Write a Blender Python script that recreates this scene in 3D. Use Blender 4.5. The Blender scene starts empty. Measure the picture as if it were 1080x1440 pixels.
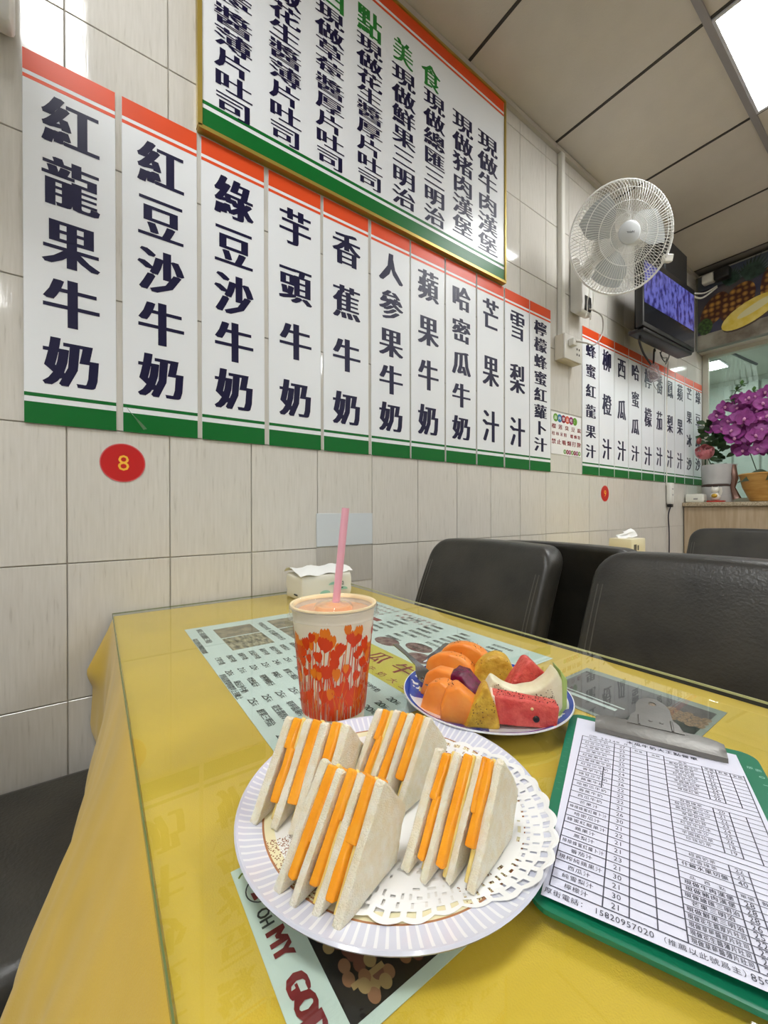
import bpy, bmesh, math, random
from mathutils import Vector, Matrix, noise
random.seed(7)
S = bpy.context.scene
COL = S.collection
pi = math.pi

# ------------------------------------------------------------------ camera, light, exposure
FPX, YAW, PITCH, ROLL = 565.37, .6199, -.0041, -.0019
CAM = Vector((1.114, 0, .988))
FW = Vector((-math.cos(YAW)*math.cos(PITCH), math.sin(YAW)*math.cos(PITCH), math.sin(PITCH)))
_R = Vector((math.sin(YAW), math.cos(YAW), 0)); _U = _R.cross(FW)
RT = math.cos(ROLL)*_R + math.sin(ROLL)*_U
UP = -math.sin(ROLL)*_R + math.cos(ROLL)*_U
cd = bpy.data.cameras.new('camera'); cam = bpy.data.objects.new('camera', cd); COL.objects.link(cam)
cd.sensor_fit = 'HORIZONTAL'; cd.sensor_width = 36; cd.lens = 36*FPX/1080; cd.clip_start = .02; cd.clip_end = 60
cam.matrix_world = Matrix(((RT.x, UP.x, -FW.x, CAM.x), (RT.y, UP.y, -FW.y, CAM.y), (RT.z, UP.z, -FW.z, CAM.z), (0, 0, 0, 1)))
S.camera = cam
w = bpy.data.worlds.new('world'); S.world = w; w.use_nodes = True
w.node_tree.nodes['Background'].inputs[0].default_value = (.8, .86, 1, 1)
w.node_tree.nodes['Background'].inputs[1].default_value = .3
S.view_settings.view_transform = 'Standard'; S.view_settings.look = 'None'
S.view_settings.gamma = 1; S.view_settings.use_curve_mapping = False
S.view_settings.exposure = 0.16
LAMP = 20.0                                  # emission of the ceiling light panels

# ------------------------------------------------------------------ pixel helpers (a pixel gives a direction only)
def ray(x, y): return FW + (x-540)/FPX*RT + (720-y)/FPX*UP
def onz(x, y, z): r = ray(x, y); return CAM + r*((z-CAM.z)/r.z)
def onx(x, y, X=0.): r = ray(x, y); return CAM + r*((X-CAM.x)/r.x)
def ony(x, y, Y): r = ray(x, y); return CAM + r*(Y/r.y)
def ond(x, y, t): return CAM + ray(x, y)*t

# ------------------------------------------------------------------ materials
def sr(r, g, b):
    def f(c):
        c /= 255
        return c/12.92 if c <= .04045 else ((c+.055)/1.055)**2.4
    return (f(r), f(g), f(b), 1)
MATS = {}
def mat(name, col, rough=.5, metal=0, spec=.5, var=0, vscale=20, bump=0, bscale=60, stretch=(1, 1, 1), trans=0, sss=0, coat=0, emit=0, col2=None, sheen=0):
    if name in MATS: return MATS[name]
    m = bpy.data.materials.new(name); m.use_nodes = True
    nt = m.node_tree; b = nt.nodes['Principled BSDF']; N = nt.nodes.new; L = nt.links.new
    b.inputs['Base Color'].default_value = col; b.inputs['Roughness'].default_value = rough
    b.inputs['Metallic'].default_value = metal; b.inputs['Specular IOR Level'].default_value = spec
    if coat: b.inputs['Coat Weight'].default_value = coat; b.inputs['Coat Roughness'].default_value = .08
    if sheen: b.inputs['Sheen Weight'].default_value = sheen
    if sss: b.inputs['Subsurface Weight'].default_value = sss; b.inputs['Subsurface Radius'].default_value = (.01, .006, .003); b.inputs['Subsurface Scale'].default_value = .6
    if emit: b.inputs['Emission Color'].default_value = col; b.inputs['Emission Strength'].default_value = emit
    if var or bump or col2:
        tc = N('ShaderNodeTexCoord'); mp = N('ShaderNodeMapping'); mp.inputs['Scale'].default_value = stretch
        L(tc.outputs['Object'], mp.inputs['Vector'])
    if var or col2:
        nz = N('ShaderNodeTexNoise'); nz.inputs['Scale'].default_value = vscale; nz.inputs['Detail'].default_value = 5
        L(mp.outputs[0], nz.inputs['Vector'])
        cr = N('ShaderNodeValToRGB'); e = cr.color_ramp.elements
        c2 = col2 or tuple(c*(1-var) for c in col[:3])+(1,)
        e[0].position = .35; e[0].color = c2; e[1].position = .65; e[1].color = col
        L(nz.outputs[0], cr.inputs[0]); L(cr.outputs[0], b.inputs['Base Color'])
    if bump:
        nb = N('ShaderNodeTexNoise'); nb.inputs['Scale'].default_value = bscale; nb.inputs['Detail'].default_value = 6
        L(mp.outputs[0], nb.inputs['Vector'])
        bp = N('ShaderNodeBump'); bp.inputs['Strength'].default_value = bump; bp.inputs['Distance'].default_value = .002
        L(nb.outputs[0], bp.inputs['Height']); L(bp.outputs[0], b.inputs['Normal'])
    MATS[name] = m; return m
def clear(name, tint=(1, 1, 1, 1), ior=1.5, rough=.02, haze=0, hazecol=(.9, .9, .9, 1)):
    if name in MATS: return MATS[name]
    m = bpy.data.materials.new(name); m.use_nodes = True; nt = m.node_tree; N = nt.nodes.new; L = nt.links.new
    nt.nodes.remove(nt.nodes['Principled BSDF']); out = nt.nodes['Material Output']
    t = N('ShaderNodeBsdfTransparent'); t.inputs[0].default_value = tint
    g = N('ShaderNodeBsdfGlossy'); g.inputs['Roughness'].default_value = rough
    fr = N('ShaderNodeFresnel'); fr.inputs[0].default_value = ior
    ge = N('ShaderNodeNewGeometry'); iv = N('ShaderNodeMath'); iv.operation = 'SUBTRACT'; iv.inputs[0].default_value = 1; L(ge.outputs['Backfacing'], iv.inputs[1])
    ml = N('ShaderNodeMath'); ml.operation = 'MULTIPLY'; L(fr.outputs[0], ml.inputs[0]); L(iv.outputs[0], ml.inputs[1])
    mx = N('ShaderNodeMixShader'); L(ml.outputs[0], mx.inputs[0]); L(t.outputs[0], mx.inputs[1]); L(g.outputs[0], mx.inputs[2])
    last = mx
    if haze:
        d = N('ShaderNodeBsdfDiffuse'); d.inputs[0].default_value = hazecol
        m2 = N('ShaderNodeMixShader'); m2.inputs[0].default_value = haze
        L(mx.outputs[0], m2.inputs[1]); L(d.outputs[0], m2.inputs[2]); last = m2
    L(last.outputs[0], out.inputs[0]); MATS[name] = m; return m

# ------------------------------------------------------------------ mesh building
class MB:
    def __init__(s): s.v = []; s.f = []
    def add(s, vs, fs, M=None):
        o = len(s.v)
        s.v += [tuple(M @ Vector(v)) if M else tuple(v) for v in vs]
        s.f += [tuple(i+o for i in f) for f in fs]; return s
    def quad(s, a, b, c, d): return s.add([a, b, c, d], [(0, 1, 2, 3)])
    def box(s, lo, hi, M=None):
        x0, y0, z0 = lo; x1, y1, z1 = hi
        return s.add([(x0, y0, z0), (x1, y0, z0), (x1, y1, z0), (x0, y1, z0), (x0, y0, z1), (x1, y0, z1), (x1, y1, z1), (x0, y1, z1)],
                     [(0, 3, 2, 1), (4, 5, 6, 7), (0, 1, 5, 4), (1, 2, 6, 5), (2, 3, 7, 6), (3, 0, 4, 7)], M)
    def rbox(s, lo, hi, bev, seg=2, M=None):
        bm = bmesh.new(); bmesh.ops.create_cube(bm, size=1)
        c = [(a+b)/2 for a, b in zip(lo, hi)]; d = [b-a for a, b in zip(lo, hi)]
        for v in bm.verts: v.co = Vector((c[i]+v.co[i]*d[i] for i in range(3)))
        bmesh.ops.bevel(bm, geom=bm.edges[:], offset=bev, segments=seg, profile=.5, affect='EDGES')
        return s.bm(bm, M)
    def bm(s, bm, M=None):
        bm.verts.ensure_lookup_table(); bm.verts.index_update()
        s.add([v.co.copy() for v in bm.verts], [[v.index for v in f.verts] for f in bm.faces], M); bm.free(); return s
    def prism(s, pts, depth, bev=0, seg=2, M=None, cuts=0):
        # 2-D profile in local x,z, extruded along local y, centred
        bm = bmesh.new()
        a = [bm.verts.new((x, -depth/2, z)) for x, z in pts]; f0 = bm.faces.new(a)
        r = bmesh.ops.extrude_face_region(bm, geom=[f0])
        for v in [g for g in r['geom'] if isinstance(g, bmesh.types.BMVert)]: v.co.y += depth
        bmesh.ops.recalc_face_normals(bm, faces=bm.faces[:])
        if bev: bmesh.ops.bevel(bm, geom=bm.edges[:], offset=bev, segments=seg, profile=.5, affect='EDGES')
        if cuts:
            bmesh.ops.triangulate(bm, faces=[f for f in bm.faces if len(f.verts) > 4])
            bmesh.ops.subdivide_edges(bm, edges=bm.edges[:], cuts=cuts, use_grid_fill=True)
        return s.bm(bm, M)
    def tube(s, path, r, n=6, cap=True):
        P = [Vector(p) for p in path]; o = len(s.v); k = len(P)
        rr = r if isinstance(r, (list, tuple)) else [r]*k
        prev = None
        for i, p in enumerate(P):
            t = (P[min(i+1, k-1)]-P[max(i-1, 0)]).normalized()
            if prev is None:
                a = t.cross(Vector((0, 0, 1)))
                if a.length < .05: a = t.cross(Vector((1, 0, 0)))
            else: a = prev - t*prev.dot(t)
            a.normalize(); prev = a; b = t.cross(a)
            for j in range(n):
                w_ = 2*pi*j/n; s.v.append(tuple(p+rr[i]*(math.cos(w_)*a+math.sin(w_)*b)))
        for i in range(k-1):
            for j in range(n):
                j2 = (j+1) % n; s.f.append((o+i*n+j, o+i*n+j2, o+(i+1)*n+j2, o+(i+1)*n+j))
        if cap: s.f.append(tuple(o+j for j in range(n))[::-1]); s.f.append(tuple(o+(k-1)*n+j for j in range(n)))
        return s
    def lathe(s, prof, n=48, c=(0, 0, 0), M=None, ell=1., a0=0, a1=2*pi):
        o = len(s.v); full = abs(a1-a0-2*pi) < 1e-6; m = n if full else n+1
        for r, z in prof:
            for j in range(m):
                w_ = a0+(a1-a0)*j/n; v = Vector((c[0]+r*math.cos(w_), c[1]+r*ell*math.sin(w_), c[2]+z))
                s.v.append(tuple(M @ v if M else v))
        for i in range(len(prof)-1):
            for j in range(n):
                j2 = (j+1) % m; s.f.append((o+i*m+j, o+i*m+j2, o+(i+1)*m+j2, o+(i+1)*m+j))
        return s
    def ball(s, c, r, n=10, M=None, sq=(1, 1, 1), wob=0, seed=0):
        pr = []; o = len(s.v)
        for i in range(n+1):
            for j in range(2*n):
                a = pi*i/n; b = pi*j/n
                d = Vector((math.sin(a)*math.cos(b), math.sin(a)*math.sin(b), math.cos(a)))
                k = 1+wob*noise.noise(d*2+Vector((seed, seed*2, 0)))
                v = Vector((c[0]+r*k*d.x*sq[0], c[1]+r*k*d.y*sq[1], c[2]+r*k*d.z*sq[2]))
                s.v.append(tuple(M @ v if M else v))
        for i in range(n):
            for j in range(2*n):
                j2 = (j+1) % (2*n); s.f.append((o+i*2*n+j, o+(i+1)*2*n+j, o+(i+1)*2*n+j2, o+i*2*n+j2))
        return s
    def poly(s, pts): return s.add(pts, [tuple(range(len(pts)))])
    def disc(s, c, ex, ey, rx, ry, n=24):
        c = Vector(c); return s.poly([c+ex*rx*math.cos(2*pi*j/n)+ey*ry*math.sin(2*pi*j/n) for j in range(n)])
    def text(s, t, c, ex, ey, wd, ht, bold=0, eps=2e-5):
        V, F = glyph(t); nrm = ex.cross(ey).normalized(); c = Vector(c)
        offs = [0] if not bold else ([-bold, 0, bold] if bold < .05 else [-bold, -bold/2, 0, bold/2, bold])
        for k, b in enumerate(offs):
            s.add([c+ex*((x+b)*wd)+ey*(y*ht)+nrm*(k*eps) for x, y in V], F)
        return s
    def noisy(s, amp, sc, seed=0):
        out = []
        for v in s.v:
            p = Vector(v)*sc+Vector((seed*3.1, seed*1.7, seed)); out.append(tuple(Vector(v)+amp*noise.noise_vector(p)))
        s.v = out; return s

# glyphs come from the built-in font; drawn once and normalised to the cell of a full-width sign
_tc = bpy.data.curves.new('glyph_source', 'FONT'); _to = bpy.data.objects.new('glyph_source', _tc); COL.objects.link(_to)
_tc.resolution_u = 2; _tc.fill_mode = 'FRONT'
_G = {}
def _raw(t):
    _tc.body = t; bpy.context.view_layer.update()
    e = _to.evaluated_get(bpy.context.evaluated_depsgraph_get()); m = e.to_mesh()
    V = [(v.co.x, v.co.y) for v in m.vertices]; F = [tuple(p.vertices) for p in m.polygons]; e.to_mesh_clear(); return V, F
_V, _ = _raw('國'); _xs = [v[0] for v in _V]; _ys = [v[1] for v in _V]
_cx, _cy = (min(_xs)+max(_xs))/2, (min(_ys)+max(_ys))/2; _cw, _ch = max(_xs)-min(_xs), max(_ys)-min(_ys)
_V, _ = _raw('0'); _xs = [v[0] for v in _V]; _ys = [v[1] for v in _V]
_zw, _zh, _zy = max(_xs)-min(_xs), max(_ys)-min(_ys), (min(_ys)+max(_ys))/2
def glyph(t):
    if t not in _G:
        V, F = _raw(t)
        if not V: _G[t] = ([], [])
        elif ord(t[0]) > 0x2e80 and len(t) == 1: _G[t] = ([((x-_cx)/_cw*.85, (y-_cy)/_ch*.83) for x, y in V], F)
        elif len(t) == 1 and t not in '89':
            xs = [v[0] for v in V]; _G[t] = ([((x-(min(xs)+max(xs))/2)/_zw, (y-_zy)/_zh) for x, y in V], F)
        else:
            xs = [v[0] for v in V]; ys = [v[1] for v in V]
            a, b = min(xs), max(xs); c_, d = min(ys), max(ys); W_ = max(b-a, .05); H_ = max(d-c_, .05)
            _G[t] = ([((x-(a+b)/2)/W_, (y-(c_+d)/2)/H_) for x, y in V], F)
    return _G[t]

# ------------------------------------------------------------------ objects
WL = {}
def finish(me, smooth):
    if smooth:
        me.shade_smooth()
        me.set_sharp_from_angle(angle=math.radians(smooth))
def obj(name, mb, m, parent=None, loc=None, smooth=40):
    """mb is in the frame of the parent's root: world coordinates for things placed with loc, local for things built at the origin"""
    L = Vector(loc) if loc is not None else (WL[parent.name] if parent else Vector((0, 0, 0)))
    me = bpy.data.meshes.new(name); me.from_pydata([tuple(Vector(v)-L) for v in mb.v], [], mb.f); me.validate()
    me.materials.append(m); finish(me, smooth)
    o = bpy.data.objects.new(name, me); COL.objects.link(o); WL[o.name] = L
    if parent:
        o.parent = parent; o.location = L-WL[parent.name]
    else: o.location = L
    return o
def tag(o, label, cat, group=None):
    o['label'] = label; o['category'] = cat
    if group: o['group'] = group
    return o
def thing(name, label, cat, loc=(0, 0, 0), group=None):
    o = bpy.data.objects.new(name, None); COL.objects.link(o); o.empty_display_size = .05
    o.location = loc; WL[o.name] = Vector(loc); return tag(o, label, cat, group)
def struct(name, mb, m, loc=None, smooth=0):
    o = obj(name, mb, m, None, loc, smooth); o['kind'] = 'structure'; return o
def dup(root, loc, rz, label, group=None):
    r = root.copy(); COL.objects.link(r); r.location = loc; r.rotation_euler = (0, 0, rz); r['label'] = label
    if group: r['group'] = group
    for ch in list(root.children):
        c = ch.copy(); COL.objects.link(c); c.parent = r
        for g in list(ch.children):
            d = g.copy(); COL.objects.link(d); d.parent = c
    return r
X_, Y_, Z_ = Vector((1, 0, 0)), Vector((0, 1, 0)), Vector((0, 0, 1))
def bez(*pts, n=16):
    P = [Vector(p) for p in pts]; out = []
    for i in range(len(P)-1):
        p0 = P[max(i-1, 0)]; p1 = P[i]; p2 = P[i+1]; p3 = P[min(i+2, len(P)-1)]
        for k in range(n):
            t = k/n; out.append(.5*((2*p1)+(p2-p0)*t+(2*p0-5*p1+4*p2-p3)*t*t+(3*p1-p0-3*p2+p3)*t**3))
    out.append(P[-1]); return out

# ================================================================== STRUCTURE
M_wall = mat('white_plaster', sr(228, 224, 216), .7, var=.05, vscale=3)
M_grout = mat('grout', sr(178, 172, 162), .8)
def tile_mat():
    m = bpy.data.materials.new('glazed_tile'); m.use_nodes = True; nt = m.node_tree; N = nt.nodes.new; L = nt.links.new
    b = nt.nodes['Principled BSDF']; b.inputs['Roughness'].default_value = .07
    tc = N('ShaderNodeTexCoord'); oi = N('ShaderNodeObjectInfo'); ad = N('ShaderNodeVectorMath'); ad.operation = 'ADD'
    mul = N('ShaderNodeVectorMath'); mul.operation = 'SCALE'; mul.inputs[0].default_value = (7, 13, 5); L(oi.outputs['Random'], mul.inputs['Scale'])
    L(tc.outputs['Object'], ad.inputs[0]); L(mul.outputs[0], ad.inputs[1])
    mp = N('ShaderNodeMapping'); mp.inputs['Scale'].default_value = (1, 130, 9); L(ad.outputs[0], mp.inputs['Vector'])
    nz = N('ShaderNodeTexNoise'); nz.inputs['Scale'].default_value = 1.6; nz.inputs['Detail'].default_value = 3; L(mp.outputs[0], nz.inputs['Vector'])
    cr = N('ShaderNodeValToRGB'); e = cr.color_ramp.elements
    e[0].position = .24; e[0].color = sr(192, 187, 177); e[1].position = .36; e[1].color = sr(210, 206, 197)
    e2 = cr.color_ramp.elements.new(.7); e2.color = sr(217, 213, 205)
    L(nz.outputs[0], cr.inputs[0])
    nf = N('ShaderNodeTexNoise'); nf.inputs['Scale'].default_value = 5; L(ad.outputs[0], nf.inputs['Vector'])
    hs = N('ShaderNodeHueSaturation'); mr = N('ShaderNodeMapRange'); mr.inputs['To Min'].default_value = .93; mr.inputs['To Max'].default_value = 1.03
    L(nf.outputs[0], mr.inputs[0]); L(mr.outputs[0], hs.inputs['Value']); L(cr.outputs[0], hs.inputs['Color']); L(hs.outputs[0], b.inputs['Base Color'])
    bp = N('ShaderNodeBump'); bp.inputs['Strength'].default_value = .10; bp.inputs['Distance'].default_value = .0006; L(nz.outputs[0], bp.inputs['Height']); L(bp.outputs[0], b.inputs['Normal'])
    return m
M_tile = tile_mat()
RX, RY0, RY1, CZ = 4.85, -3.0, 3.86, 2.755
struct('floor', MB().box((-.9, RY0-.1, -.06), (RX+.1, 6.4, 0)), mat('floor_tile', sr(140, 132, 120), .3, var=.12, vscale=4))
wl = struct('wall_left', MB().box((-.12, RY0, 0), (-.004, RY1+.04, CZ+.05)), M_grout)
# glazed wall tiles, 200 x 300 mm, each one a piece of its own
TW, TH, TY0, TZ0 = .2, .3, -.0535, .873
tb = MB(); tb.rbox((-.004, .0012, .0012), (.0, TW-.0012, TH-.0012), .0009, 1)
tme = bpy.data.meshes.new('tile'); tme.from_pydata(tb.v, [], tb.f); tme.materials.append(M_tile)
for i in range(-4, 20):
    for k in range(-2, 6):
        o = bpy.data.objects.new('tile', tme); COL.objects.link(o); o.parent = wl; o.location = (0, TY0+TW*i, TZ0+TH*k)
# top row is cut to fit under the ceiling
tb2 = MB(); tb2.rbox((-.004, .0012, .0012), (.0, TW-.0012, CZ-TZ0-6*TH-.002), .0009, 1)
tme2 = bpy.data.meshes.new('tile'); tme2.from_pydata(tb2.v, [], tb2.f); tme2.materials.append(M_tile)
for i in range(-4, 20):
    o = bpy.data.objects.new('tile', tme2); COL.objects.link(o); o.parent = wl; o.location = (0, TY0+TW*i, TZ0+TH*6)
struct('wall_right', MB().box((RX, RY0, 0), (RX+.1, RY1, CZ)), M_wall)
struct('wall_front', MB().box((-.1, RY0-.1, 0), (RX+.1, RY0, CZ)), M_wall)
LZ = 2.19
struct('wall_back', MB().box((0, 3.72, LZ), (RX, 4.0, CZ)).box((1.42, 3.86, 0), (RX, 4.0, LZ)).box((0, 3.86, 0), (1.42, 4.0, 1.05)), mat('lintel_paint', sr(214, 208, 196), .6, var=.05, vscale=4))
# ceiling: backing slab, lay-in panels, grid bars
M_slab = mat('ceiling_slab', sr(150, 145, 138), .9)
cl = struct('ceiling', MB().box((-.1, RY0-.1, CZ+.02), (RX+.1, RY1+.1, CZ+.1)), M_slab)
PT = .605
M_panel = mat('ceiling_panel', sr(214, 206, 194), .75, var=.04, vscale=8, bump=.6, bscale=160)
pb = MB().rbox((.004, .004, .004), (PT-.004, PT-.004, .018), .002, 1)
pme = bpy.data.meshes.new('ceiling_panel'); pme.from_pydata(pb.v, [], pb.f); pme.materials.append(M_panel)
CY0 = 1.2-7*PT
LIGHTS = [(1, 8), (1, 4), (5, 8), (5, 3), (3, 10), (3, 1)]  # aisle, back-wall and front-wall panels are unseen, added to brighten signs and cloth
ny = 11; nx = 8
for i in range(nx):
    for j in range(ny):
        if (i, j) in LIGHTS: continue
        o = bpy.data.objects.new('ceiling_panel', pme); COL.objects.link(o); o.parent = cl; o.location = (i*PT, CY0+j*PT, CZ)
M_bar = mat('grid_bar', sr(150, 146, 146), .5); M_gap = mat('dark_joint', sr(66, 62, 58), .8)
for i in range(1, nx):
    b_ = obj('grid_bar', MB().box((i*PT-.011, CY0, CZ-.006), (i*PT+.011, CY0+ny*PT, CZ+.02)), M_bar, cl, smooth=0)
for j in range(ny+1):
    obj('joint_bar', MB().box((0, CY0+j*PT-.006, CZ+.001), (RX, CY0+j*PT+.006, CZ+.02)), M_gap, cl, smooth=0)
struct('trim_1', MB().box((.0005, RY0, CZ-.022), (.018, 3.72, CZ)), mat('corner_angle', sr(190, 184, 172), .5))
# LED ceiling lights
M_led = bpy.data.materials.new('led_diffuser'); M_led.use_nodes = True
_b = M_led.node_tree.nodes['Principled BSDF']; _b.inputs['Base Color'].default_value = (.9, .9, .9, 1)
_b.inputs['Emission Color'].default_value = (.97, .99, 1, 1); _b.inputs['Emission Strength'].default_value = LAMP
M_frame = mat('white_metal', sr(205, 206, 210), .4)
for n_, (i, j) in enumerate(LIGHTS):
    x0, y0 = i*PT, CY0+j*PT
    far_ = {(3, 1): 'added unseen near the front wall behind the camera to brighten the hanging cloth', (5, 8): 'added unseen far out over the aisle to brighten the back signs', (5, 3): 'by the far side wall beside the camera', (3, 10): 'added unseen near the back wall to brighten the narrow juice signs'}
    lab = {(1, 8): 'square white ceiling light panel glowing above the wall fan', (1, 4): 'square white ceiling light panel above the left end of the table'}.get((i, j), 'square ceiling light panel '+far_.get((i, j), ''))
    t = thing('ceiling_light', lab, 'ceiling light', (x0+PT/2, y0+PT/2, CZ), 'ceiling light panels')
    obj('diffuser', MB().box((x0+.02, y0+.02, CZ+.002), (x0+PT-.02, y0+PT-.02, CZ+.012)), M_led, t, smooth=0)
    fr = MB()
    for a in ((x0+.006, y0+.006, x0+PT-.006, y0+.02), (x0+.006, y0+PT-.02, x0+PT-.006, y0+PT-.006), (x0+.006, y0+.02, x0+.02, y0+PT-.02), (x0+PT-.02, y0+.02, x0+PT-.006, y0+PT-.02)):
        fr.box((a[0], a[1], CZ-.004), (a[2], a[3], CZ+.014))
    obj('frame', fr, M_frame, t, smooth=0)
# window in the back wall, kitchen behind it
M_alu = mat('window_aluminium', sr(205, 204, 188), .35, metal=.3)
wn = struct('window_1', MB().box((.004, 3.845, 1.05), (.04, 3.875, LZ)).box((.04, 3.845, LZ-.03), (1.41, 3.875, LZ)).box((.04, 3.845, 1.05), (1.41, 3.875, 1.075)).box((1.38, 3.845, 1.075), (1.41, 3.875, LZ-.03)), M_alu)
obj('pane', MB().box((.04, 3.857, 1.075), (1.38, 3.863, LZ-.03)), clear('window_glass', (.9, .95, .92, 1), 1.5, .01), wn, smooth=0)
struct('wall_kitchen', MB().box((-1.0, 6.3, 0), (2.2, 6.4, 2.6)).box((-1.0, 4.0, 0), (-.9, 6.3, 2.6)).box((2.1, 4.0, 0), (2.2, 6.3, 2.6)), mat('kitchen_paint', sr(206, 214, 204), .4))
struct('ceiling_kitchen', MB().box((-1.0, 3.99, 2.56), (2.2, 6.4, 2.66)), mat('kitchen_ceiling', sr(215, 220, 212), .6))
M_steel = mat('kitchen_panel', sr(196, 208, 200), .25, var=.08, vscale=3)
for k in range(12):
    o = obj('wall_panel', MB().rbox((-.89+.25*k, 6.27, .1), (-.66+.25*k, 6.298, 2.5), .006, 1), M_steel, bpy.data.objects['wall_kitchen'], smooth=0)
t = thing('ceiling_light', 'bright light panel seen through the window under the pineapple poster', 'ceiling light', (-.45, 5.45, 2.56), 'ceiling light panels')
obj('diffuser', MB().box((-.62, 5.3, 2.545), (-.28, 5.6, 2.556)), M_led, t, smooth=0)
obj('frame', MB().box((-.64, 5.28, 2.548), (-.26, 5.62, 2.5595)), M_frame, t, smooth=0)
t = thing('ceiling_light', 'unseen light panel added above the window to brighten the kitchen', 'ceiling light', (.9, 5.0, 2.56), 'ceiling light panels')  # extra panel out of view, added so the kitchen looks brighter
obj('diffuser', MB().box((.6, 4.7, 2.545), (1.2, 5.3, 2.556)), M_led, t, smooth=0)
obj('frame', MB().box((.58, 4.68, 2.548), (1.22, 5.32, 2.5595)), M_frame, t, smooth=0)
# clear strip curtain on a dark rail
r0, r1 = ony(1012, 489, 4.25), ony(1064, 512, 4.9)
t = thing('strip_curtain', 'clear plastic strip curtain hanging from a dark rail behind the window', 'curtain', tuple(r0))
obj('rail', MB().tube([r0, r1], .012, 6), mat('dark_rail', sr(70, 72, 74), .4, metal=.6), t)
M_strip = clear('plastic_strip', (.93, .96, .94, 1), 1.5, .06, .12, (.85, .9, .87, 1))
for k in range(7):
    p = r0.lerp(r1, (k+.5)/7); d = (r1-r0)*(1/14.)*.95; sb = MB(); n = 10
    for q in range(n+1):
        dz = -.012-q*.07; off = .012*math.sin(q*.9+k)
        for e_ in (-1, 1): sb.v.append(tuple(p+d*e_+Vector((off, off*.6, dz))))
    sb.f = [(2*q, 2*q+1, 2*q+3, 2*q+2) for q in range(n)]
    obj('strip', sb, M_strip, t)

# ================================================================== TABLES, CHAIRS, COUNTER
M_cloth = mat('yellow_cloth', sr(232, 192, 58), .5, spec=.4, var=.12, vscale=7, bump=.25, bscale=900, sheen=.25, stretch=(1, 1, 1))
M_lam = mat('table_laminate', sr(120, 84, 50), .5, var=.2, vscale=12, stretch=(1, 8, 1))
M_leg = mat('black_metal', sr(22, 22, 23), .4, metal=.6)
TX0, TX1, TYa, TYb, TZ = .012, 1.2, .030, .657, .7492     # TZ: underside of the glass
GT = .755
def dining_table(dy, lab):
    t = thing('dining_table', lab, 'table', (.6, .34+dy, 0), 'restaurant tables')
    obj('table_top', MB().rbox((TX0+.004, TYa+.006+dy, .715), (TX1-.006, TYb-.006+dy, .7465), .004, 1), M_lam, t)
    for x in (.32, .88):
        obj('column', MB().tube([(x, .28+dy, .02), (x, .28+dy, .7152)], .03, 16), M_leg, t)
        obj('foot', MB().rbox((x-.03, .16+dy, 0), (x+.03, .39+dy, .022), .004, 1), M_leg, t)
    return t
dining_table(0, 'yellow clothed table in front holding the sandwiches and the cup')
def flare_left(X, t):
    pts = [(0, .026), (.05, .030), (.15, .032), (.25, .040), (.35, .060), (.42, .078), (.5, .098), (.6, .118), (.8, .13), (1.3, .13)]
    for (a, fa), (b, fb) in zip(pts, pts[1:]):
        if X <= b: A = fa+(fb-fa)*(X-a)/(b-a); break
    else: A = .13
    u = min(t/.29, 1); s_ = u*u*(3-2*u)*.35+.65*u**.8
    v = A*s_
    v += .006*u*math.sin(X*23+.6*math.sin(X*9)+t*7) + .004*u*math.sin(X*57+t*16) + .003*u*math.sin(X*101-t*25)
    k = math.exp(-(X/.055)**2); pr = [(0, 0), (.03, .012), (.112, .052), (.125, .051), (.152, .040), (.20, .043), (.243, .046), (.29, .022), (.4, .02)]
    for (a, fa), (b, fb) in zip(pr, pr[1:]):
        if t <= b: w_ = fa+(fb-fa)*(t-a)/(b-a); break
    v = v*(1-k)+w_*k
    return v
def cloth_mesh(special):
    mb = MB(); n1, n2 = 60, 24
    # top
    for i in range(n1+1):
        for j in range(n2+1):
            x = TX0+(TX1-TX0)*i/n1; y = TYa+(TYb-TYa)*j/n2
            mb.v.append((x, y, .7478))
    for i in range(n1):
        for j in range(n2): a = i*(n2+1)+j; mb.f.append((a, a+n2+1, a+n2+2, a+1))
    # skirt down the left, front and right edges
    loop = [(TX0+(TX1-TX0)*i/80, TYa, 0, -1) for i in range(81)]
    for k in range(1, 8): a = k/8*pi/2; loop.append((TX1, TYa, math.sin(a), -math.cos(a)))
    loop += [(TX1, TYa+(TYb-TYa)*j/30, 1, 0) for j in range(31)]
    for k in range(1, 8): a = k/8*pi/2; loop.append((TX1, TYb, math.cos(a), math.sin(a)))
    loop += [(TX1-(TX1-TX0)*i/60, TYb, 0, 1) for i in range(61)]
    rows = [0, .003, .010, .02, .03, .04, .05, .06, .07, .08, .09, .10, .11, .12, .13, .14, .15, .17, .19, .21, .23, .25, .27, .29, .303]
    o = len(mb.v)
    for t_ in rows:
        for q, (x, y, nx_, ny_) in enumerate(loop):
            if special and ny_ < 0 and nx_ == 0: fl = flare_left(x, t_)
            else:
                u = t_/.303; fl = .012*u**.5+.02*u*(1+math.sin(q*.55)*.6)
                if special and ny_ < 0 and nx_ > 0: fl = flare_left(1.2, t_)*(-ny_)+fl*nx_
            dz = t_
            if special and ny_ < 0 and nx_ == 0:
                dz = t_*(1+.02*math.sin(x*15))
            mb.v.append((x+nx_*fl, y+ny_*fl, .7478-dz))
    n = len(loop)
    for i in range(len(rows)-1):
        for j in range(n-1): mb.f.append((o+i*n+j, o+(i+1)*n+j, o+(i+1)*n+j+1, o+i*n+j+1))
    return mb
tag(obj('tablecloth', cloth_mesh(True), M_cloth, None, (.6, .34, .7478), 60), 'creased yellow cloth draped over the front table under the glass sheet', 'tablecloth', 'yellow tablecloths')
M_glass = clear('table_glass', (.95, .975, .95, 1), 1.5, .015)
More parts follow.
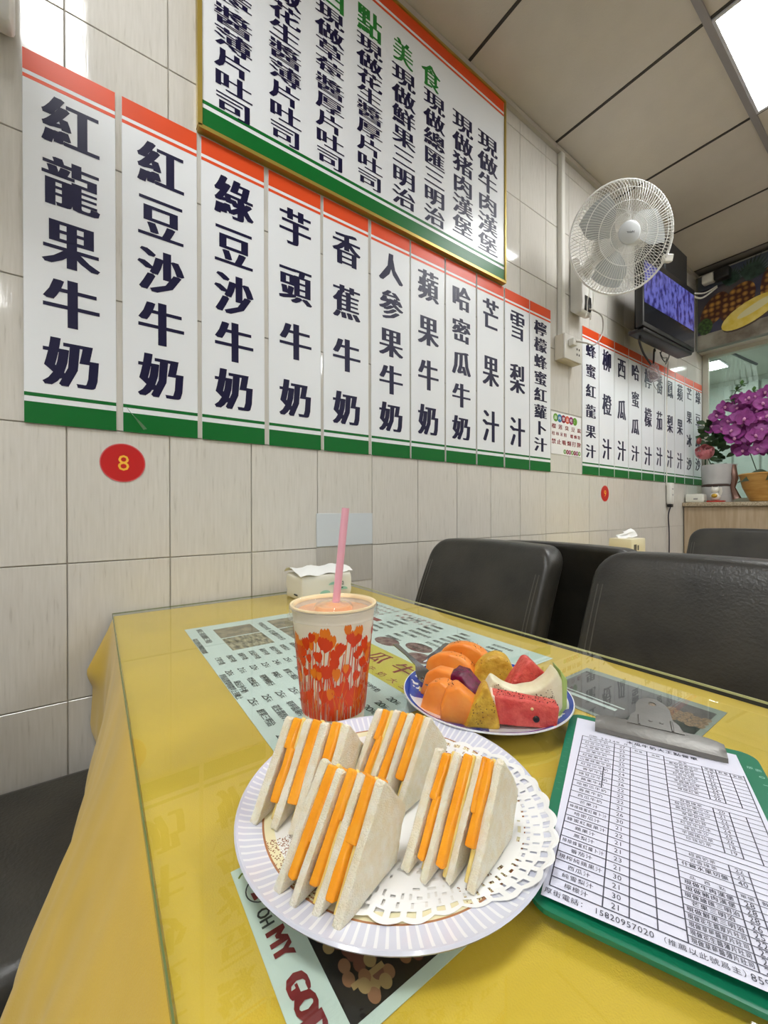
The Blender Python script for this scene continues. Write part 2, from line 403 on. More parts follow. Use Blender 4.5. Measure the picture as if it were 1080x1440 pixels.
M_gedge = mat('green_glass_edge', sr(104, 118, 66), .15, spec=.6); M_gpale = mat('pale_glass_edge', sr(200, 204, 160), .15, spec=.6)
def glass_top(dy, lab):
    g = obj('glass_top', MB().box((TX0, TYa-.003+dy, TZ), (TX1+.003, TYb+.003+dy, GT)), M_glass, None, (.6, .34+dy, TZ), 0)
    tag(g, lab, 'glass sheet', 'glass table covers')
    for m_, lo, hi in ((M_gedge, (TX0, TYa-.003, TZ), (TX1+.003, TYa-.003+.0009, GT+.0001)), (M_gpale, (TX0, TYb+.003-.0009, TZ+.003), (TX1+.003, TYb+.003, GT+.0001)), (M_gedge, (TX0-.0002, TYa-.002, TZ+.003), (TX0+.0006, TYb+.002, GT+.0001)), (M_gedge, (TX1+.0022, TYa-.002, TZ), (TX1+.0032, TYb+.002, GT+.0001))):
        obj('polished_edge', MB().box((lo[0]-.0001, lo[1]+dy-.0001, lo[2]), (hi[0], hi[1]+dy+.0001, hi[2])), m_, g, smooth=0)
    return g
glass_top(0, 'clear glass sheet covering the yellow cloth and the printed menus')
D2 = 1.665
dining_table(D2, 'second table behind the dark chairs with a tissue box by the wall')
tag(obj('tablecloth', cloth_mesh(False), M_cloth, None, (.6, .34, .7478), 60), 'yellow cloth on the second table beyond the dark chairs', 'tablecloth', 'yellow tablecloths').location.y += D2
glass_top(D2, 'clear glass sheet covering the second table beyond the dark chairs')

M_leather = mat('black_leather', sr(40, 39, 36), .36, spec=.5, col2=sr(58, 56, 50), vscale=9, bump=.35, bscale=180)
M_seam = mat('leather_piping', sr(84, 82, 76), .35)
def make_chair(lab):
    t = thing('dining_chair', lab, 'chair', (0, 0, 0), 'black leather dining chairs')
    s_ = MB().rbox((-.222, -.2, .345), (.222, .245, .435), .028, 3); obj('seat', s_, M_leather, t)
    W2, zt, zb = .232, .888, .36
    out = [(-W2, zb), (W2, zb)]
    for k in range(7): a = k/6*pi/2; out.append((W2-.052+.052*math.cos(a)-.006, zt-.055+.055*math.sin(a)))
    for k in range(7): a = pi/2+k/6*pi/2; out.append((-W2+.052+.052*math.cos(a)+.006, zt-.055+.055*math.sin(a)))
    b = MB(); bm = bmesh.new(); dpt = .08
    a_ = [bm.verts.new((x, -dpt/2, z)) for x, z in out]; f0 = bm.faces.new(a_)
    r = bmesh.ops.extrude_face_region(bm, geom=[f0])
    for v in [g for g in r['geom'] if isinstance(g, bmesh.types.BMVert)]: v.co.y += dpt
    bmesh.ops.recalc_face_normals(bm, faces=bm.faces[:])
    ed = [e for e in bm.edges if abs(e.verts[0].co.y-e.verts[1].co.y) < 1e-4]
    bmesh.ops.bevel(bm, geom=ed, offset=.016, segments=3, profile=.5, affect='EDGES')
    for zc in (.42, .5, .58, .66, .74, .80, .84): bmesh.ops.bisect_plane(bm, geom=bm.verts[:]+bm.edges[:]+bm.faces[:], plane_co=(0, 0, zc), plane_no=(0, 0, 1))
    for xc in (-.15, -.08, 0, .08, .15): bmesh.ops.bisect_plane(bm, geom=bm.verts[:]+bm.edges[:]+bm.faces[:], plane_co=(xc, 0, 0), plane_no=(1, 0, 0))
    def lean(x, y, z):
        u = max(z-.36, 0)
        return (x, y-.125-.04-.10*u-.42*u*u - .012*(1-(x/.232)**2)*(1 if y > 0 else .3), z+.008*(1-(x/.232)**2)*max(0, (z-.7)/.19))
    for v in bm.verts: v.co = Vector(lean(*v.co))
    b.bm(bm); bk = obj('backrest', b, M_leather, t, smooth=55)
    for sx in (-1, 1):
        for off in (0, .010):
            pth = [lean(sx*(.2065-off), .0405, z) for z in [.45+.37*q/12 for q in range(13)]]
            obj('seam', MB().tube(pth, .0014, 5), M_seam, bk)
    for sx in (-1, 1):
        for sy in (-.17, .21):
            obj('leg', MB().add(*_taper(sx*.19, sy, .36)), M_leg, t)
    return t
def _taper(x, y, h):
    a, b = .014, .021
    return ([(x-a, y-a, 0), (x+a, y-a, 0), (x+a, y+a, 0), (x-a, y+a, 0), (x-b, y-b, h), (x+b, y-b, h), (x+b, y+b, h), (x-b, y+b, h)],
            [(0, 3, 2, 1), (4, 5, 6, 7), (0, 1, 5, 4), (1, 2, 6, 5), (2, 3, 7, 6), (3, 0, 4, 7)])
ch = make_chair('black leather chair whose seat shows left of the yellow cloth')
ch.location = (.245, -.145, 0)
dup(ch, (.300, .66, 0), pi, 'black leather chair facing the camera, next to the tiled wall')
dup(ch, (.862, .66, 0), pi, 'largest black leather chair facing the camera at the right edge')
dup(ch, (.465, 1.415, 0), 0, 'dark chair seen from behind between the two front chairs')
dup(ch, (.555, 2.24, 0), pi, 'farthest black leather chair in front of the wood counter')

M_wood = mat('counter_wood', sr(196, 176, 148), .45, col2=sr(176, 154, 124), vscale=4, stretch=(14, 14, 1))
t = thing('counter', 'wood fronted counter with a speckled stone top under the window', 'counter', (.7, 3.65, 0))
obj('body', MB().box((.004, 3.47, 0), (1.4, 3.858, 1.012)), M_wood, t, smooth=0)
for x0, x1 in ((.008, .46), (.464, .92), (.924, 1.396)): obj('front_panel', MB().rbox((x0, 3.46, .08), (x1, 3.47, 1.008), .0015, 1), M_wood, t, smooth=0)
obj('counter_top', MB().rbox((.002, 3.435, 1.012), (1.42, 3.856, 1.04), .004, 2), mat('speckled_stone', sr(200, 186, 160), .3, col2=sr(150, 132, 106), vscale=160), t)
# ================================================================== WALL SIGNS
M_white = mat('sign_white', sr(232, 235, 238), .38, spec=.3)
M_bwhite = mat('board_white', sr(232, 235, 238), .2)
M_red = mat('sign_orange_red', sr(224, 78, 32), .38, spec=.3)
M_green = mat('sign_green', sr(0, 104, 38), .38, spec=.3)
M_navy = mat('navy_ink', sr(15, 10, 54), .4, spec=.3)
M_lgreen = mat('leaf_green_ink', sr(24, 124, 44), .3)
M_gold = mat('gold_frame', sr(176, 152, 70), .35, metal=.5)
def scroll(x0, x1, text, ytop, ybot, hpx, lab, group, wfrac=.60, ztop=1.946, zbot=1.172, peel=None, bold=.054):
    ym = (ytop+ybot)/2
    a = onx(x0, 400).y; b = onx(x1, 400).y
    t = obj('menu_strip', MB().rbox((.0012, a, zbot), (.0042, b, ztop), .0008, 1), M_white, None, (.0, (a+b)/2, zbot), 0)
    tag(t, lab, 'menu sign', group)
    H = ztop-zbot; e = .0045
    def band(nm, f0, f1, m):
        z0 = ztop-H*f1; z1 = ztop-H*f0
        obj(nm, MB().box((.0040, a+.0004, z0), (e, b-.0004, z1)), m, t, smooth=0)
    band('top_band', 0, .056, M_red); band('top_line', .067, .077, M_red)
    band('bottom_line', .917, .927, M_green); band('bottom_band', .942, 1, M_green)
    xc = (x0+x1)/2; yc = (a+b)/2
    z1 = onx(xc, ytop).z; z0 = onx(xc, ybot).z
    hh = onx(xc, 500).z-onx(xc, 500+hpx).z
    n = len(text); mb = MB(); wd = (b-a)*wfrac
    for k, c in enumerate(text):
        z = z1-hh/2-(z1-z0-hh)*k/max(n-1, 1)
        obj('character', MB().text(c, (e+.0002, yc, z), Y_, Z_, wd, hh, bold), M_navy, t, smooth=0)
    return t
G1 = 'white vertical drink signs on the tiled wall'
L1 = [(33, 163, '紅龍果牛奶', 145, 552, 76, 'first vertical drink sign from the left, above the red 8'),
 (172, 277, '紅豆沙牛奶', 205, 566, 68, 'second vertical drink sign from the left, bottom corner peeling'),
 (283, 371, '綠豆沙牛奶', 252, 582, 63, 'third vertical drink sign from the left, under the large board corner'),
 (377, 450, '芋頭牛奶', 295, 591, 57, 'fourth vertical drink sign from the left, four characters'),
 (454, 517, '香蕉牛奶', 327, 602, 52, 'fifth vertical drink sign from the left, above the pink straw'),
 (521, 575, '人參果牛奶', 356, 611, 46, 'sixth vertical drink sign from the left, five characters'),
 (577, 624, '蘋果牛奶', 380, 616, 48, 'seventh vertical drink sign from the left, pale in the glare'),
 (626, 668, '哈密瓜牛奶', 402, 622, 38, 'eighth vertical drink sign from the left, above a chair back'),
 (670, 707, '芒果汁', 420, 626, 50, 'ninth vertical drink sign from the left, three tall characters'),
 (709, 743, '雪梨汁', 436, 632, 46, 'tenth vertical drink sign from the left, one before the crowded one'),
 (744, 773, '檸檬蜂蜜紅蘿卜汁', 452, 637, 22, 'eleventh drink sign from the left with eight small crowded characters')]
for r in L1: scroll(*r, G1)
# curled corner on the second strip
pc = onx(174, 575).y
pk = MB(); n = 8
for i in range(n+1):
    u = i/n
    for j in range(3):
        s_ = j/2
        pk.v.append((.0052+.018*math.sin(u*pi*.6)*s_, pc+.004+.035*u+.006*s_, 1.232-.052*u-.012*s_*(1-u)))
pk.f = [(i*3+j, i*3+j+1, (i+1)*3+j+1, (i+1)*3+j) for i in range(n) for j in range(2)]
obj('peeled_film', pk, clear('peeling_film', (.9, .95, .92, 1), 1.5, .1, .35, (.8, .88, .82, 1)), [o for o in bpy.data.objects if o.get('label', '').startswith('second vertical drink sign')][0])
G2 = 'narrow vertical juice signs beyond the wall fan'
e2 = [817.5, 841.4, 863, 883, 901.5, 919, 933.6, 948.4, 962, 974.6, 986.5]
T2 = [('蜂蜜紅龍果汁', 484, 646, 21), ('柳橙汁', 492, 649, 33), ('西瓜汁', 503, 651, 32), ('哈蜜瓜汁', 512, 651, 25), ('檸檬汁', 519, 657, 30),
      ('番茄汁', 527, 658, 30), ('鳳梨汁', 534, 660, 28), ('蘋果汁', 540, 662, 26), ('芒果冰沙', 545, 663, 20), ('綠豆冰沙', 550, 664, 20)]
O2 = ['first', 'second', 'third', 'fourth', 'fifth', 'sixth', 'seventh', 'eighth', 'ninth', 'tenth']
H2 = ['six small characters', 'above the red 9', 'right of the red 9', 'under the television', 'behind the hanging plastic bag', 'beside the hanging plastic bag', 'under the white cord', 'right of the white cord', 'beside the pink rose', 'ending at the window frame']
for k, (tx, a, b, h) in enumerate(T2):
    scroll(e2[k]+.4, e2[k+1]-.4, tx, a, b, h, '%s narrow juice sign beyond the fan, %s' % (O2[k], H2[k]), G2, ztop=1.952, zbot=1.176, bold=.05)
# large board
ya, yb, za, zb = .215, 1.419, 1.958, 2.722
t = obj('menu_board', MB().rbox((.0012, ya, za), (.016, yb, zb), .001, 1), M_bwhite, None, (0, (ya+yb)/2, za), 0)
tag(t, 'large white menu board with green and red bands near the ceiling', 'menu board')
e = .0165
def bnd(nm, z0, z1, m): obj(nm, MB().box((.0158, ya+.006, z0), (e, yb-.006, z1)), m, t, smooth=0)
bnd('top_band', zb-.045, zb-.004, M_red); bnd('top_line', zb-.063, zb-.055, M_red)
bnd('bottom_band', za+.006, za+.052, M_green); bnd('bottom_line', za+.063, za+.072, M_green)
fr = MB().box((.001, ya-.004, za-.006), (.022, yb+.002, za+.004)).box((.001, ya-.006, za), (.022, ya+.005, zb)).box((.001, yb-.004, za), (.022, yb+.003, zb)).box((.001, ya, zb-.004), (.022, yb, zb+.004))
obj('frame', fr, M_gold, t, smooth=0)
lt = MB()
cols = [(686, 189, 358, '現做牛肉漢堡', 26), (651, 161, 334, '現做猪肉漢堡', 27), (611, 131, 318, '現做總匯三明治', 28), (568, 96, 293, '現做鮮果三明治', 31), (520, 54, 266, '現做花生醬厚片吐司', 34), (464, 9, 237, '現做草莓醬厚片吐司', 38), (401, -50, 204, '現做花生醬薄片吐司', 43), (328, -105, 167, '現做草莓醬薄片吐司', 51)]
for xc, y0, y1, tx, wpx in cols:
    p0 = onx(xc, y0, e); p1 = onx(xc, y1, e); n = len(tx); cell = (p0.z-p1.z)/n
    wd = onx(xc+wpx/2, 300, e).y-onx(xc-wpx/2, 300, e).y
    for k, c in enumerate(tx): obj('character', MB().text(c, (e+.0002, p0.y, p0.z-cell*(k+.5)), Y_, Z_, wd*1.05, cell*1.05, .035), M_navy, t, smooth=0)
for xc, yc, c, wpx in ((606, 110, '食', 26), (567, 76, '美', 28), (520, 34, '點', 34), (467, -8, '西', 38)):
    p = onx(xc, yc, e); wd = onx(xc+wpx/2, 300, e).y-onx(xc-wpx/2, 300, e).y
    obj('title_character', MB().text(c, (e+.0002, p.y, p.z), Y_, Z_, wd, wd*1.05, .04), M_lgreen, t, smooth=0)
# round table-number stickers
for (x, y, rx, c, lab) in ((173, 651, 28.5, '8', 'round red sticker with a yellow 8 under the drink signs'), (850.5, 694, 4.8, '9', 'small round red sticker with a 9 farther along the wall')):
    p = onx(x, y); R_ = .044
    s_ = obj('number_sticker', MB().lathe([(0, 0), (R_, 0), (R_, .0008), (0, .0008)], 40, M=Matrix.Translation((.0004, p.y, p.z)) @ Matrix.Rotation(pi/2, 4, 'Y')), mat('sticker_red', sr(196, 22, 24), .3), None, (.0004, p.y, p.z), 0)
    tag(s_, lab, 'sticker', 'table number stickers')
    obj('rim', MB().lathe([(R_*.97, .0009), (R_*1.02, .0009)], 40, M=Matrix.Translation((.0004, p.y, p.z)) @ Matrix.Rotation(pi/2, 4, 'Y')), mat('sticker_pink', sr(206, 96, 100), .4), s_, smooth=0)
    obj('numeral', MB().text(c, (.0016, p.y+.001, p.z), Y_, Z_, .022, .036, .0), mat('sticker_yellow', sr(250, 190, 60), .4), s_, smooth=0)
# small notice between the two groups of strips
a, b = onx(774.5, 600).y, onx(816.5, 600).y; z0, z1 = 1.262, 1.466
t = obj('notice_sign', MB().rbox((.0006, a, z0), (.002, b, z1), .0004, 1), mat('notice_white', sr(236, 236, 234), .3), None, (0, (a+b)/2, z0), 0)
tag(t, 'small white notice with coloured dots and red characters between sign rows', 'notice')
W_ = b-a; H_ = z1-z0
cols6 = [sr(110, 170, 50), sr(40, 130, 180), sr(150, 30, 60), sr(226, 100, 70), sr(160, 40, 110), sr(100, 160, 30)]
for k, c in enumerate('店内禁止吃：'):
    cy = a+W_*(.14+.128*k); cz = z1-H_*.125
    d = obj('dot', MB().disc((.0024, cy, cz), Y_, Z_, W_*.078, H_*.098), mat('dot_%d' % k, cols6[k], .4), t, smooth=0)
    obj('dot_lettering', MB().text(c, (.0027, cy, cz), Y_, Z_, W_*.085, H_*.1, .02), M_white, d, smooth=0)
for k, c in enumerate('请自觉遵守谢谢'):
    cy = a+W_*(.44+.083*k); cz = z0+H_*.085
    d = obj('dot', MB().disc((.0024, cy, cz), Y_, Z_, W_*.046, H_*.056), mat('dot_%d' % ((k*2) % 6), cols6[(k*2) % 6], .4), t, smooth=0)
    obj('dot_lettering', MB().text(c, (.0027, cy, cz), Y_, Z_, W_*.05, H_*.06, .02), M_white, d, smooth=0)
lt = MB()
for k, c in enumerate('榴莲臭豆腐'): lt.text(c, (.0024, a+W_*(.08+.212*k), z1-H_*.335), Y_, Z_, W_*.13, H_*.13, .03)
for k, c in enumerate('桂林米粉'): lt.text(c, (.0024, a+W_*(.07+.128*k), z1-H_*.51), Y_, Z_, W_*.1, H_*.11, .02)
for k, c in enumerate('螺蛳粉'): lt.text(c, (.0024, a+W_*(.67+.128*k), z1-H_*.51), Y_, Z_, W_*.1, H_*.11, .02)
for k, c in enumerate('禁止吸烟打牌'): lt.text(c, (.0024, a+W_*(.08+.168*k), z1-H_*.70), Y_, Z_, W_*.135, H_*.14, .04)
obj('lettering', lt, mat('dark_red_ink', sr(140, 24, 36), .4), t, smooth=0)
# blank pale plate over one tile
pa, pb_ = onx(444.5, 740).y, onx(523, 740).y
t = obj('blank_plate', MB().rbox((.0006, pa, .877), (.004, pb_, .979), .001, 1), mat('pale_blue_plastic', sr(206, 212, 216), .25), None, (0, (pa+pb_)/2, .877), 0)
tag(t, 'blank pale plate fixed on the tiles behind the pink straw', 'wall plate')
obj('grey_patch', MB().rbox((.0006, pa+.0005, .760), (.0016, pb_-.001, .8755), .0003, 1), mat('grey_patch_tile', sr(190, 186, 178), .3, var=.1, vscale=6, stretch=(1, 60, 3)), t, smooth=0)

# ================================================================== THINGS ON THE WALL
M_plast = mat('white_plastic', sr(226, 224, 216), .3)
M_grey = mat('grey_plastic', sr(150, 148, 144), .4)
M_black = mat('black_plastic', sr(18, 18, 19), .35)
cy0, cy1 = 1.842, 1.872
t = thing('cable_conduit', 'white square cable duct running from the ceiling to the socket', 'conduit', (0, 1.857, 1.836))
obj('duct', MB().rbox((.0006, cy0, 1.836), (.022, cy1, CZ-.022), .002, 1), M_plast, t)
obj('cover', MB().rbox((.0222, cy0+.002, 1.838), (.0245, cy1-.002, CZ-.024), .0008, 1), M_plast, t)
t = thing('wall_socket', 'white surface socket box below the wall fan', 'socket', (0, 1.896, 1.715))
obj('back_box', MB().rbox((.0006, 1.816, 1.715), (.046, 1.976, 1.835), .003, 1), mat('box_cream', sr(214, 206, 190), .4), t)
fp = obj('face_plate', MB().rbox((.0462, 1.816, 1.715), (.054, 1.976, 1.835), .004, 2), M_plast, t)
for yy in (1.925, 1.945):
    for zz in (1.752, 1.778): obj('socket_slot', MB().box((.0541, yy-.004, zz-.005), (.0546, yy+.004, zz+.005)), M_black, fp, smooth=0)
obj('plug', MB().rbox((.0542, 1.845, 1.775), (.082, 1.882, 1.81), .006, 2), M_plast, t)

def make_fan():
    # built at the origin: wall plate in the plane x = 0, origin at the bottom of the plate
    t = thing('wall_fan', 'white wall fan with a round wire grille beside the television', 'fan', (0, 0, 0), 'white wall fans')
    # wall housing
    prof = [(.001, 0.03), (.03, .004), (.055, 0), (.066, .012), (.07, .05), (.066, .16), (.056, .26), (.04, .285), (.001, .29)]
    M_ = Matrix(((1, 0, 0, 0), (0, 1, 0, 0), (0, 0, 1, 0), (0, 0, 0, 1)))
    hb = MB().prism(prof, .10, .008, 2, M=M_)
    h = obj('housing', hb, mat('fan_white', sr(214, 212, 206), .28), t)
    obj('control_recess', MB().prism([(.048, .006), (.0712, .02), (.0725, .055), (.0705, .09), (.05, .05)], .06, .002, 1), M_black, h)
    for dy in (-.02, .02):
        obj('pull_cord', MB().tube(bez((.06, dy, .2), (.085, dy, .12), (.08, dy*1.3, .05), (.075, dy, .0), (.07, dy*1.2, -.02), (.068, dy*.8, .0), n=6), .002, 5), M_plast, t)
    return t
fan = make_fan()
FB = Vector((0, 2.0, 1.965)); fan.location = FB
FC = Vector((.30, 1.83, 2.15)); FN = Vector((.768, -.583, -.265)).normalized(); FR = .215
fa = FN.cross(Z_).normalized(); fb = fa.cross(FN).normalized()    # fa: sideways, fb: up
if fb.z < 0: fb = -fb; fa = -fa
MF = Matrix(((fa.x, fb.x, FN.x, FC.x-FB.x), (fa.y, fb.y, FN.y, FC.y-FB.y), (fa.z, fb.z, FN.z, FC.z-FB.z), (0, 0, 0, 1)))
def fp_(r, a, h): return MF @ Vector((r*math.cos(a), r*math.sin(a), h))
M_wire = mat('grille_wire', sr(236, 236, 232), .3)
def grille(front):
    mb = MB(); n = 98
    pr = [(.042, .062), (.09, .060), (.14, .052), (.18, .040), (.205, .022), (.215, 0)] if front else [(.06, -.085), (.11, -.082), (.16, -.07), (.195, -.045), (.212, -.012), (.215, 0)]
    for k in range(n):
        a = 2*pi*(k+(.5 if not front else 0))/n; tw = .12 if front else -.12
        mb.tube([fp_(r, a+tw*(1-r/.215), h) for r, h in pr], .00125, 4, False)
    for r, h in (((.215, .0), (.17, .044), (.12, .056), (.075, .061)) if front else ((.215, -.004), (.14, -.076))):
        mb.tube([fp_(r, 2*pi*q/48, h-.001) for q in range(49)], .0016 if r < .2 else .0042, 5, False)
    return mb
obj('front_grille', grille(True), M_wire, fan); obj('back_grille', grille(False), M_wire, fan)
bl = MB()
M_blade = mat('fan_blade', sr(176, 180, 180), .25)
bob = obj('motor', MB().lathe([(0, -.16), (.05, -.155), (.066, -.13), (.07, -.09), (.055, -.07), (0, -.068)], 24, M=MF), mat('fan_white', sr(214, 212, 206), .28), fan)
for k in range(3):
    b_ = MB(); a0 = 2*pi*k/3+.5; n, m_ = 8, 8
    for i in range(n+1):
        r = .03+.155*i/n
        for j in range(m_+1):
            wd = (.35+.75*math.sin(pi*min(i/n, .92)*.9)); a = a0+wd*(j/m_-.5)*1.1+.25*i/n
            b_.v.append(tuple(fp_(r, a, -.012+.03*(j/m_-.5))))
    b_.f = [(i*(m_+1)+j, i*(m_+1)+j+1, (i+1)*(m_+1)+j+1, (i+1)*(m_+1)+j) for i in range(n) for j in range(m_)]
    obj('blade', b_, M_blade, fan, smooth=60)
obj('spinner', MB().lathe([(.03, -.03), (.03, .01), (.02, .024), (0, .026)], 20, M=MF), M_blade, fan)
hubc = obj('hub_badge', MB().lathe([(.043, .058), (.044, .066), (.036, .071), (0, .072)], 32, M=MF), mat('fan_badge', sr(206, 210, 212), .3), fan)
ex_, ey_ = (MF.to_3x3() @ X_), (MF.to_3x3() @ Y_)
obj('badge_lettering', MB().text('Haier', tuple(fp_(0, 0, .0725)), ex_, ey_, .030, .009, .008), mat('dark_print', sr(60, 64, 70), .4), hubc, smooth=0)
obj('grille_clip', MB().rbox((-.226, -.095, -.014), (-.190, -.065, .014), .003, 1, MF), M_plast, fan)
obj('arm', MB().tube([(.05, -.0, .2), (.10, -.03, .235), MF @ Vector((0, 0, -.15))], [.03, .026, .024], 10), mat('fan_white', sr(214, 212, 206), .28), fan)
f2 = dup(fan, (0, onx(4, 30).y-.03, 1.925), 0, 'white wall fan housing cut off at the top left corner', 'white wall fans')
for c in f2.children:
    if c.name.split('.')[0] not in ('housing', 'pull_cord'): c.rotation_euler = (0, 0, math.radians(17))
# fan power lead
p0 = FB+Vector((.07, .01, .03)); 
t = obj('power_cord', MB().tube(bez(tuple(p0), (.10, 2.075, 1.965), (.09, 2.10, 1.89), (.09, 2.03, 1.815), (.095, 1.93, 1.797), (.083, 1.866, 1.793)), .0035, 6), mat('grey_cord', sr(170, 166, 156), .4), None, tuple(p0))
tag(t, 'thin grey cord from the fan housing to the socket', 'cord')

# television on its bracket
tv = thing('television', 'black flat television showing a blue screen, hung by the ceiling', 'television', (.20, 2.66, 1.95))
y0, y1, z0, z1 = 2.325, 2.99, 1.955, 2.335
Mt = Matrix.Translation((.2, 2.66, 2.1)) @ Matrix.Rotation(math.radians(-2), 4, 'Z') @ Matrix.Translation((-.3, -2.66, -2.1))
obj('body', MB().rbox((.262, y0, z0), (.300, y1, z1), .006, 2, Mt), M_black, tv)
obj('rear_shell', MB().rbox((.21, y0+.12, z0+.02), (.262, y1-.06, z1-.05), .03, 3, Mt), mat('tv_back', sr(30, 30, 31), .5), tv)
def screen_mat():
    m = bpy.data.materials.new('tv_picture'); m.use_nodes = True; nt = m.node_tree; N = nt.nodes.new; L = nt.links.new
    b = nt.nodes['Principled BSDF']; b.inputs['Roughness'].default_value = .12; b.inputs['Base Color'].default_value = (.01, .01, .015, 1)
    tc = N('ShaderNodeTexCoord'); mp = N('ShaderNodeMapping'); mp.inputs['Scale'].default_value = (1, 22, 14); L(tc.outputs['Object'], mp.inputs[0])
    nz = N('ShaderNodeTexNoise'); nz.inputs['Scale'].default_value = 1.4; nz.inputs['Detail'].default_value = 4; L(mp.outputs[0], nz.inputs[0])
    cr = N('ShaderNodeValToRGB'); e = cr.color_ramp.elements; e[0].position = .40; e[0].color = sr(40, 36, 104); e[1].position = .56; e[1].color = sr(104, 106, 190)
    L(nz.outputs[0], cr.inputs[0]); L(cr.outputs[0], b.inputs['Emission Color']); b.inputs['Emission Strength'].default_value = .75
    return m
obj('screen', MB().box((.3, y0+.014, z0+.125), (.3016, y1-.014, z1-.038), Mt), screen_mat(), tv, smooth=0)
obj('lower_screen', MB().box((.3, y0+.014, z0+.022), (.3012, y1-.014, z0+.123), Mt), mat('tv_dark_glass', sr(26, 27, 28), .08), tv, smooth=0)
obj('speaker_bar', MB().rbox((.215, y0+.02, z0-.022), (.296, y1-.02, z0+.001), .008, 2, Mt), M_black, tv)
br = thing('television_bracket', 'black wall bracket box above and behind the television', 'bracket', (0, 2.8, 2.12))
obj('wall_plate', MB().box((.0006, 2.68, 2.08), (.018, 2.92, 2.60)), M_black, br, smooth=0)
obj('shelf_box', MB().rbox((.018, 2.72, 2.345), (.15, 3.06, 2.60), .006, 1), mat('bracket_black', sr(30, 31, 33), .45), br)
obj('arm', MB().box((.018, 2.72, 2.15), (.112, 2.84, 2.22)), M_black, br, smooth=0)
# black cables below it, one of them ending in a bag of coiled leads
M_cable = mat('black_cable', sr(20, 20, 20), .4)
k0 = onx(900, 463, .14); k0.z = 1.916; k1 = onx(899, 480, .1); k2 = onx(905, 497, .06); k3 = onx(915, 512, .05)
tag(obj('television_cable', MB().tube(bez(k0, k1, k2, k3), .006, 6), M_cable, None, tuple(k0)), 'thick black cable bowing out below the left end of the television', 'cable', 'television cables')
k0 = onx(921, 478, .12); k0.z = 1.916; k1 = onx(920, 492, .1); k3 = onx(919, 512, .05)
tag(obj('television_cable', MB().tube(bez(k0, k1, k3), .0055, 6), M_cable, None, tuple(k0)), 'short straight black cable hanging below the middle of the television', 'cable', 'television cables')
pts = [onx(*q) for q in ((928, 482, .12), (932, 492, .12), (938, 503, .06), (935, 509, .05), (929, 498, .06), (937, 487, .12), (941, 500, .05), (936, 512, .05))]
pts[0].z = 1.925; pts[1].z = min(pts[1].z, 1.90)
tag(obj('television_cable', MB().tube(bez(*pts), .003, 5), M_cable, None, tuple(pts[0])), 'thin looped black cable under the right end of the television', 'cable', 'television cables')
bc = onx(919, 524, .06)
t = thing('cable_bag', 'clear plastic bag of coiled leads hanging on the juice signs', 'bag', tuple(bc))
obj('bag', MB().ball(tuple(bc), .042, 10, sq=(.8, 1.1, 1.25), wob=.35, seed=3), clear('bag_film', (.96, .93, .95, 1), 1.4, .12, .3, (.75, .68, .72, 1)), t, smooth=60)
obj('coiled_lead', MB().tube([bc+Vector((.012*math.cos(q), .025*math.cos(q*1.02), -.03+.012*math.sin(q)+.0007*q)) for q in [k*.45 for k in range(60)]], .004, 5), mat('mauve_lead', sr(86, 66, 84), .5), t)
obj('tail', MB().tube(bez(bc+Vector((0, -.02, -.045)), bc+Vector((.0, .02, -.085)), bc+Vector((0, .07, -.09)), bc+Vector((0, .085, .0)), bc+Vector((-.02, .09, .06))), .002, 5), M_grey, t)
pts = [onx(*q) for q in ((940, 508, .03), (938, 540, .02), (937.5, 600, .02), (937.5, 650, .02), (937.5, 683, .02))]
tag(obj('hanging_cable', MB().tube(bez(*pts), .0035, 6), M_plast, None, tuple(pts[-1])), 'white cord running down over the juice signs to the socket bar', 'cord')
pw = onx(938, 694); t = thing('extension_socket', 'slim white extension socket hanging on the wall below the juice signs', 'socket', (0, pw.y, pw.z-.07))
sb = obj('body', MB().rbox((.004, pw.y-.026, pw.z-.072), (.034, pw.y+.026, pw.z+.072), .006, 2), M_plast, t)
for dz in (.03, -.01): obj('socket_slot', MB().box((.0341, pw.y-.008, pw.z+dz-.005), (.0346, pw.y+.008, pw.z+dz+.005)), M_grey, sb, smooth=0)
obj('plug', MB().rbox((.006, pw.y-.018, pw.z-.094), (.032, pw.y+.018, pw.z-.0721), .004, 1), M_black, t)
pts = [(.02, pw.y, pw.z-.094), tuple(onx(940, 725, .014)), tuple(onx(941, 750, .014)), tuple(onx(941, 790, .014)), tuple(onx(941, 830, .014))]
tag(obj('black_cord', MB().tube(bez(*pts), .004, 6), mat('dark_blue_cable', sr(36, 34, 48), .4), None, pts[0]), 'dark cord dropping from the extension socket down the tiled wall', 'cord')

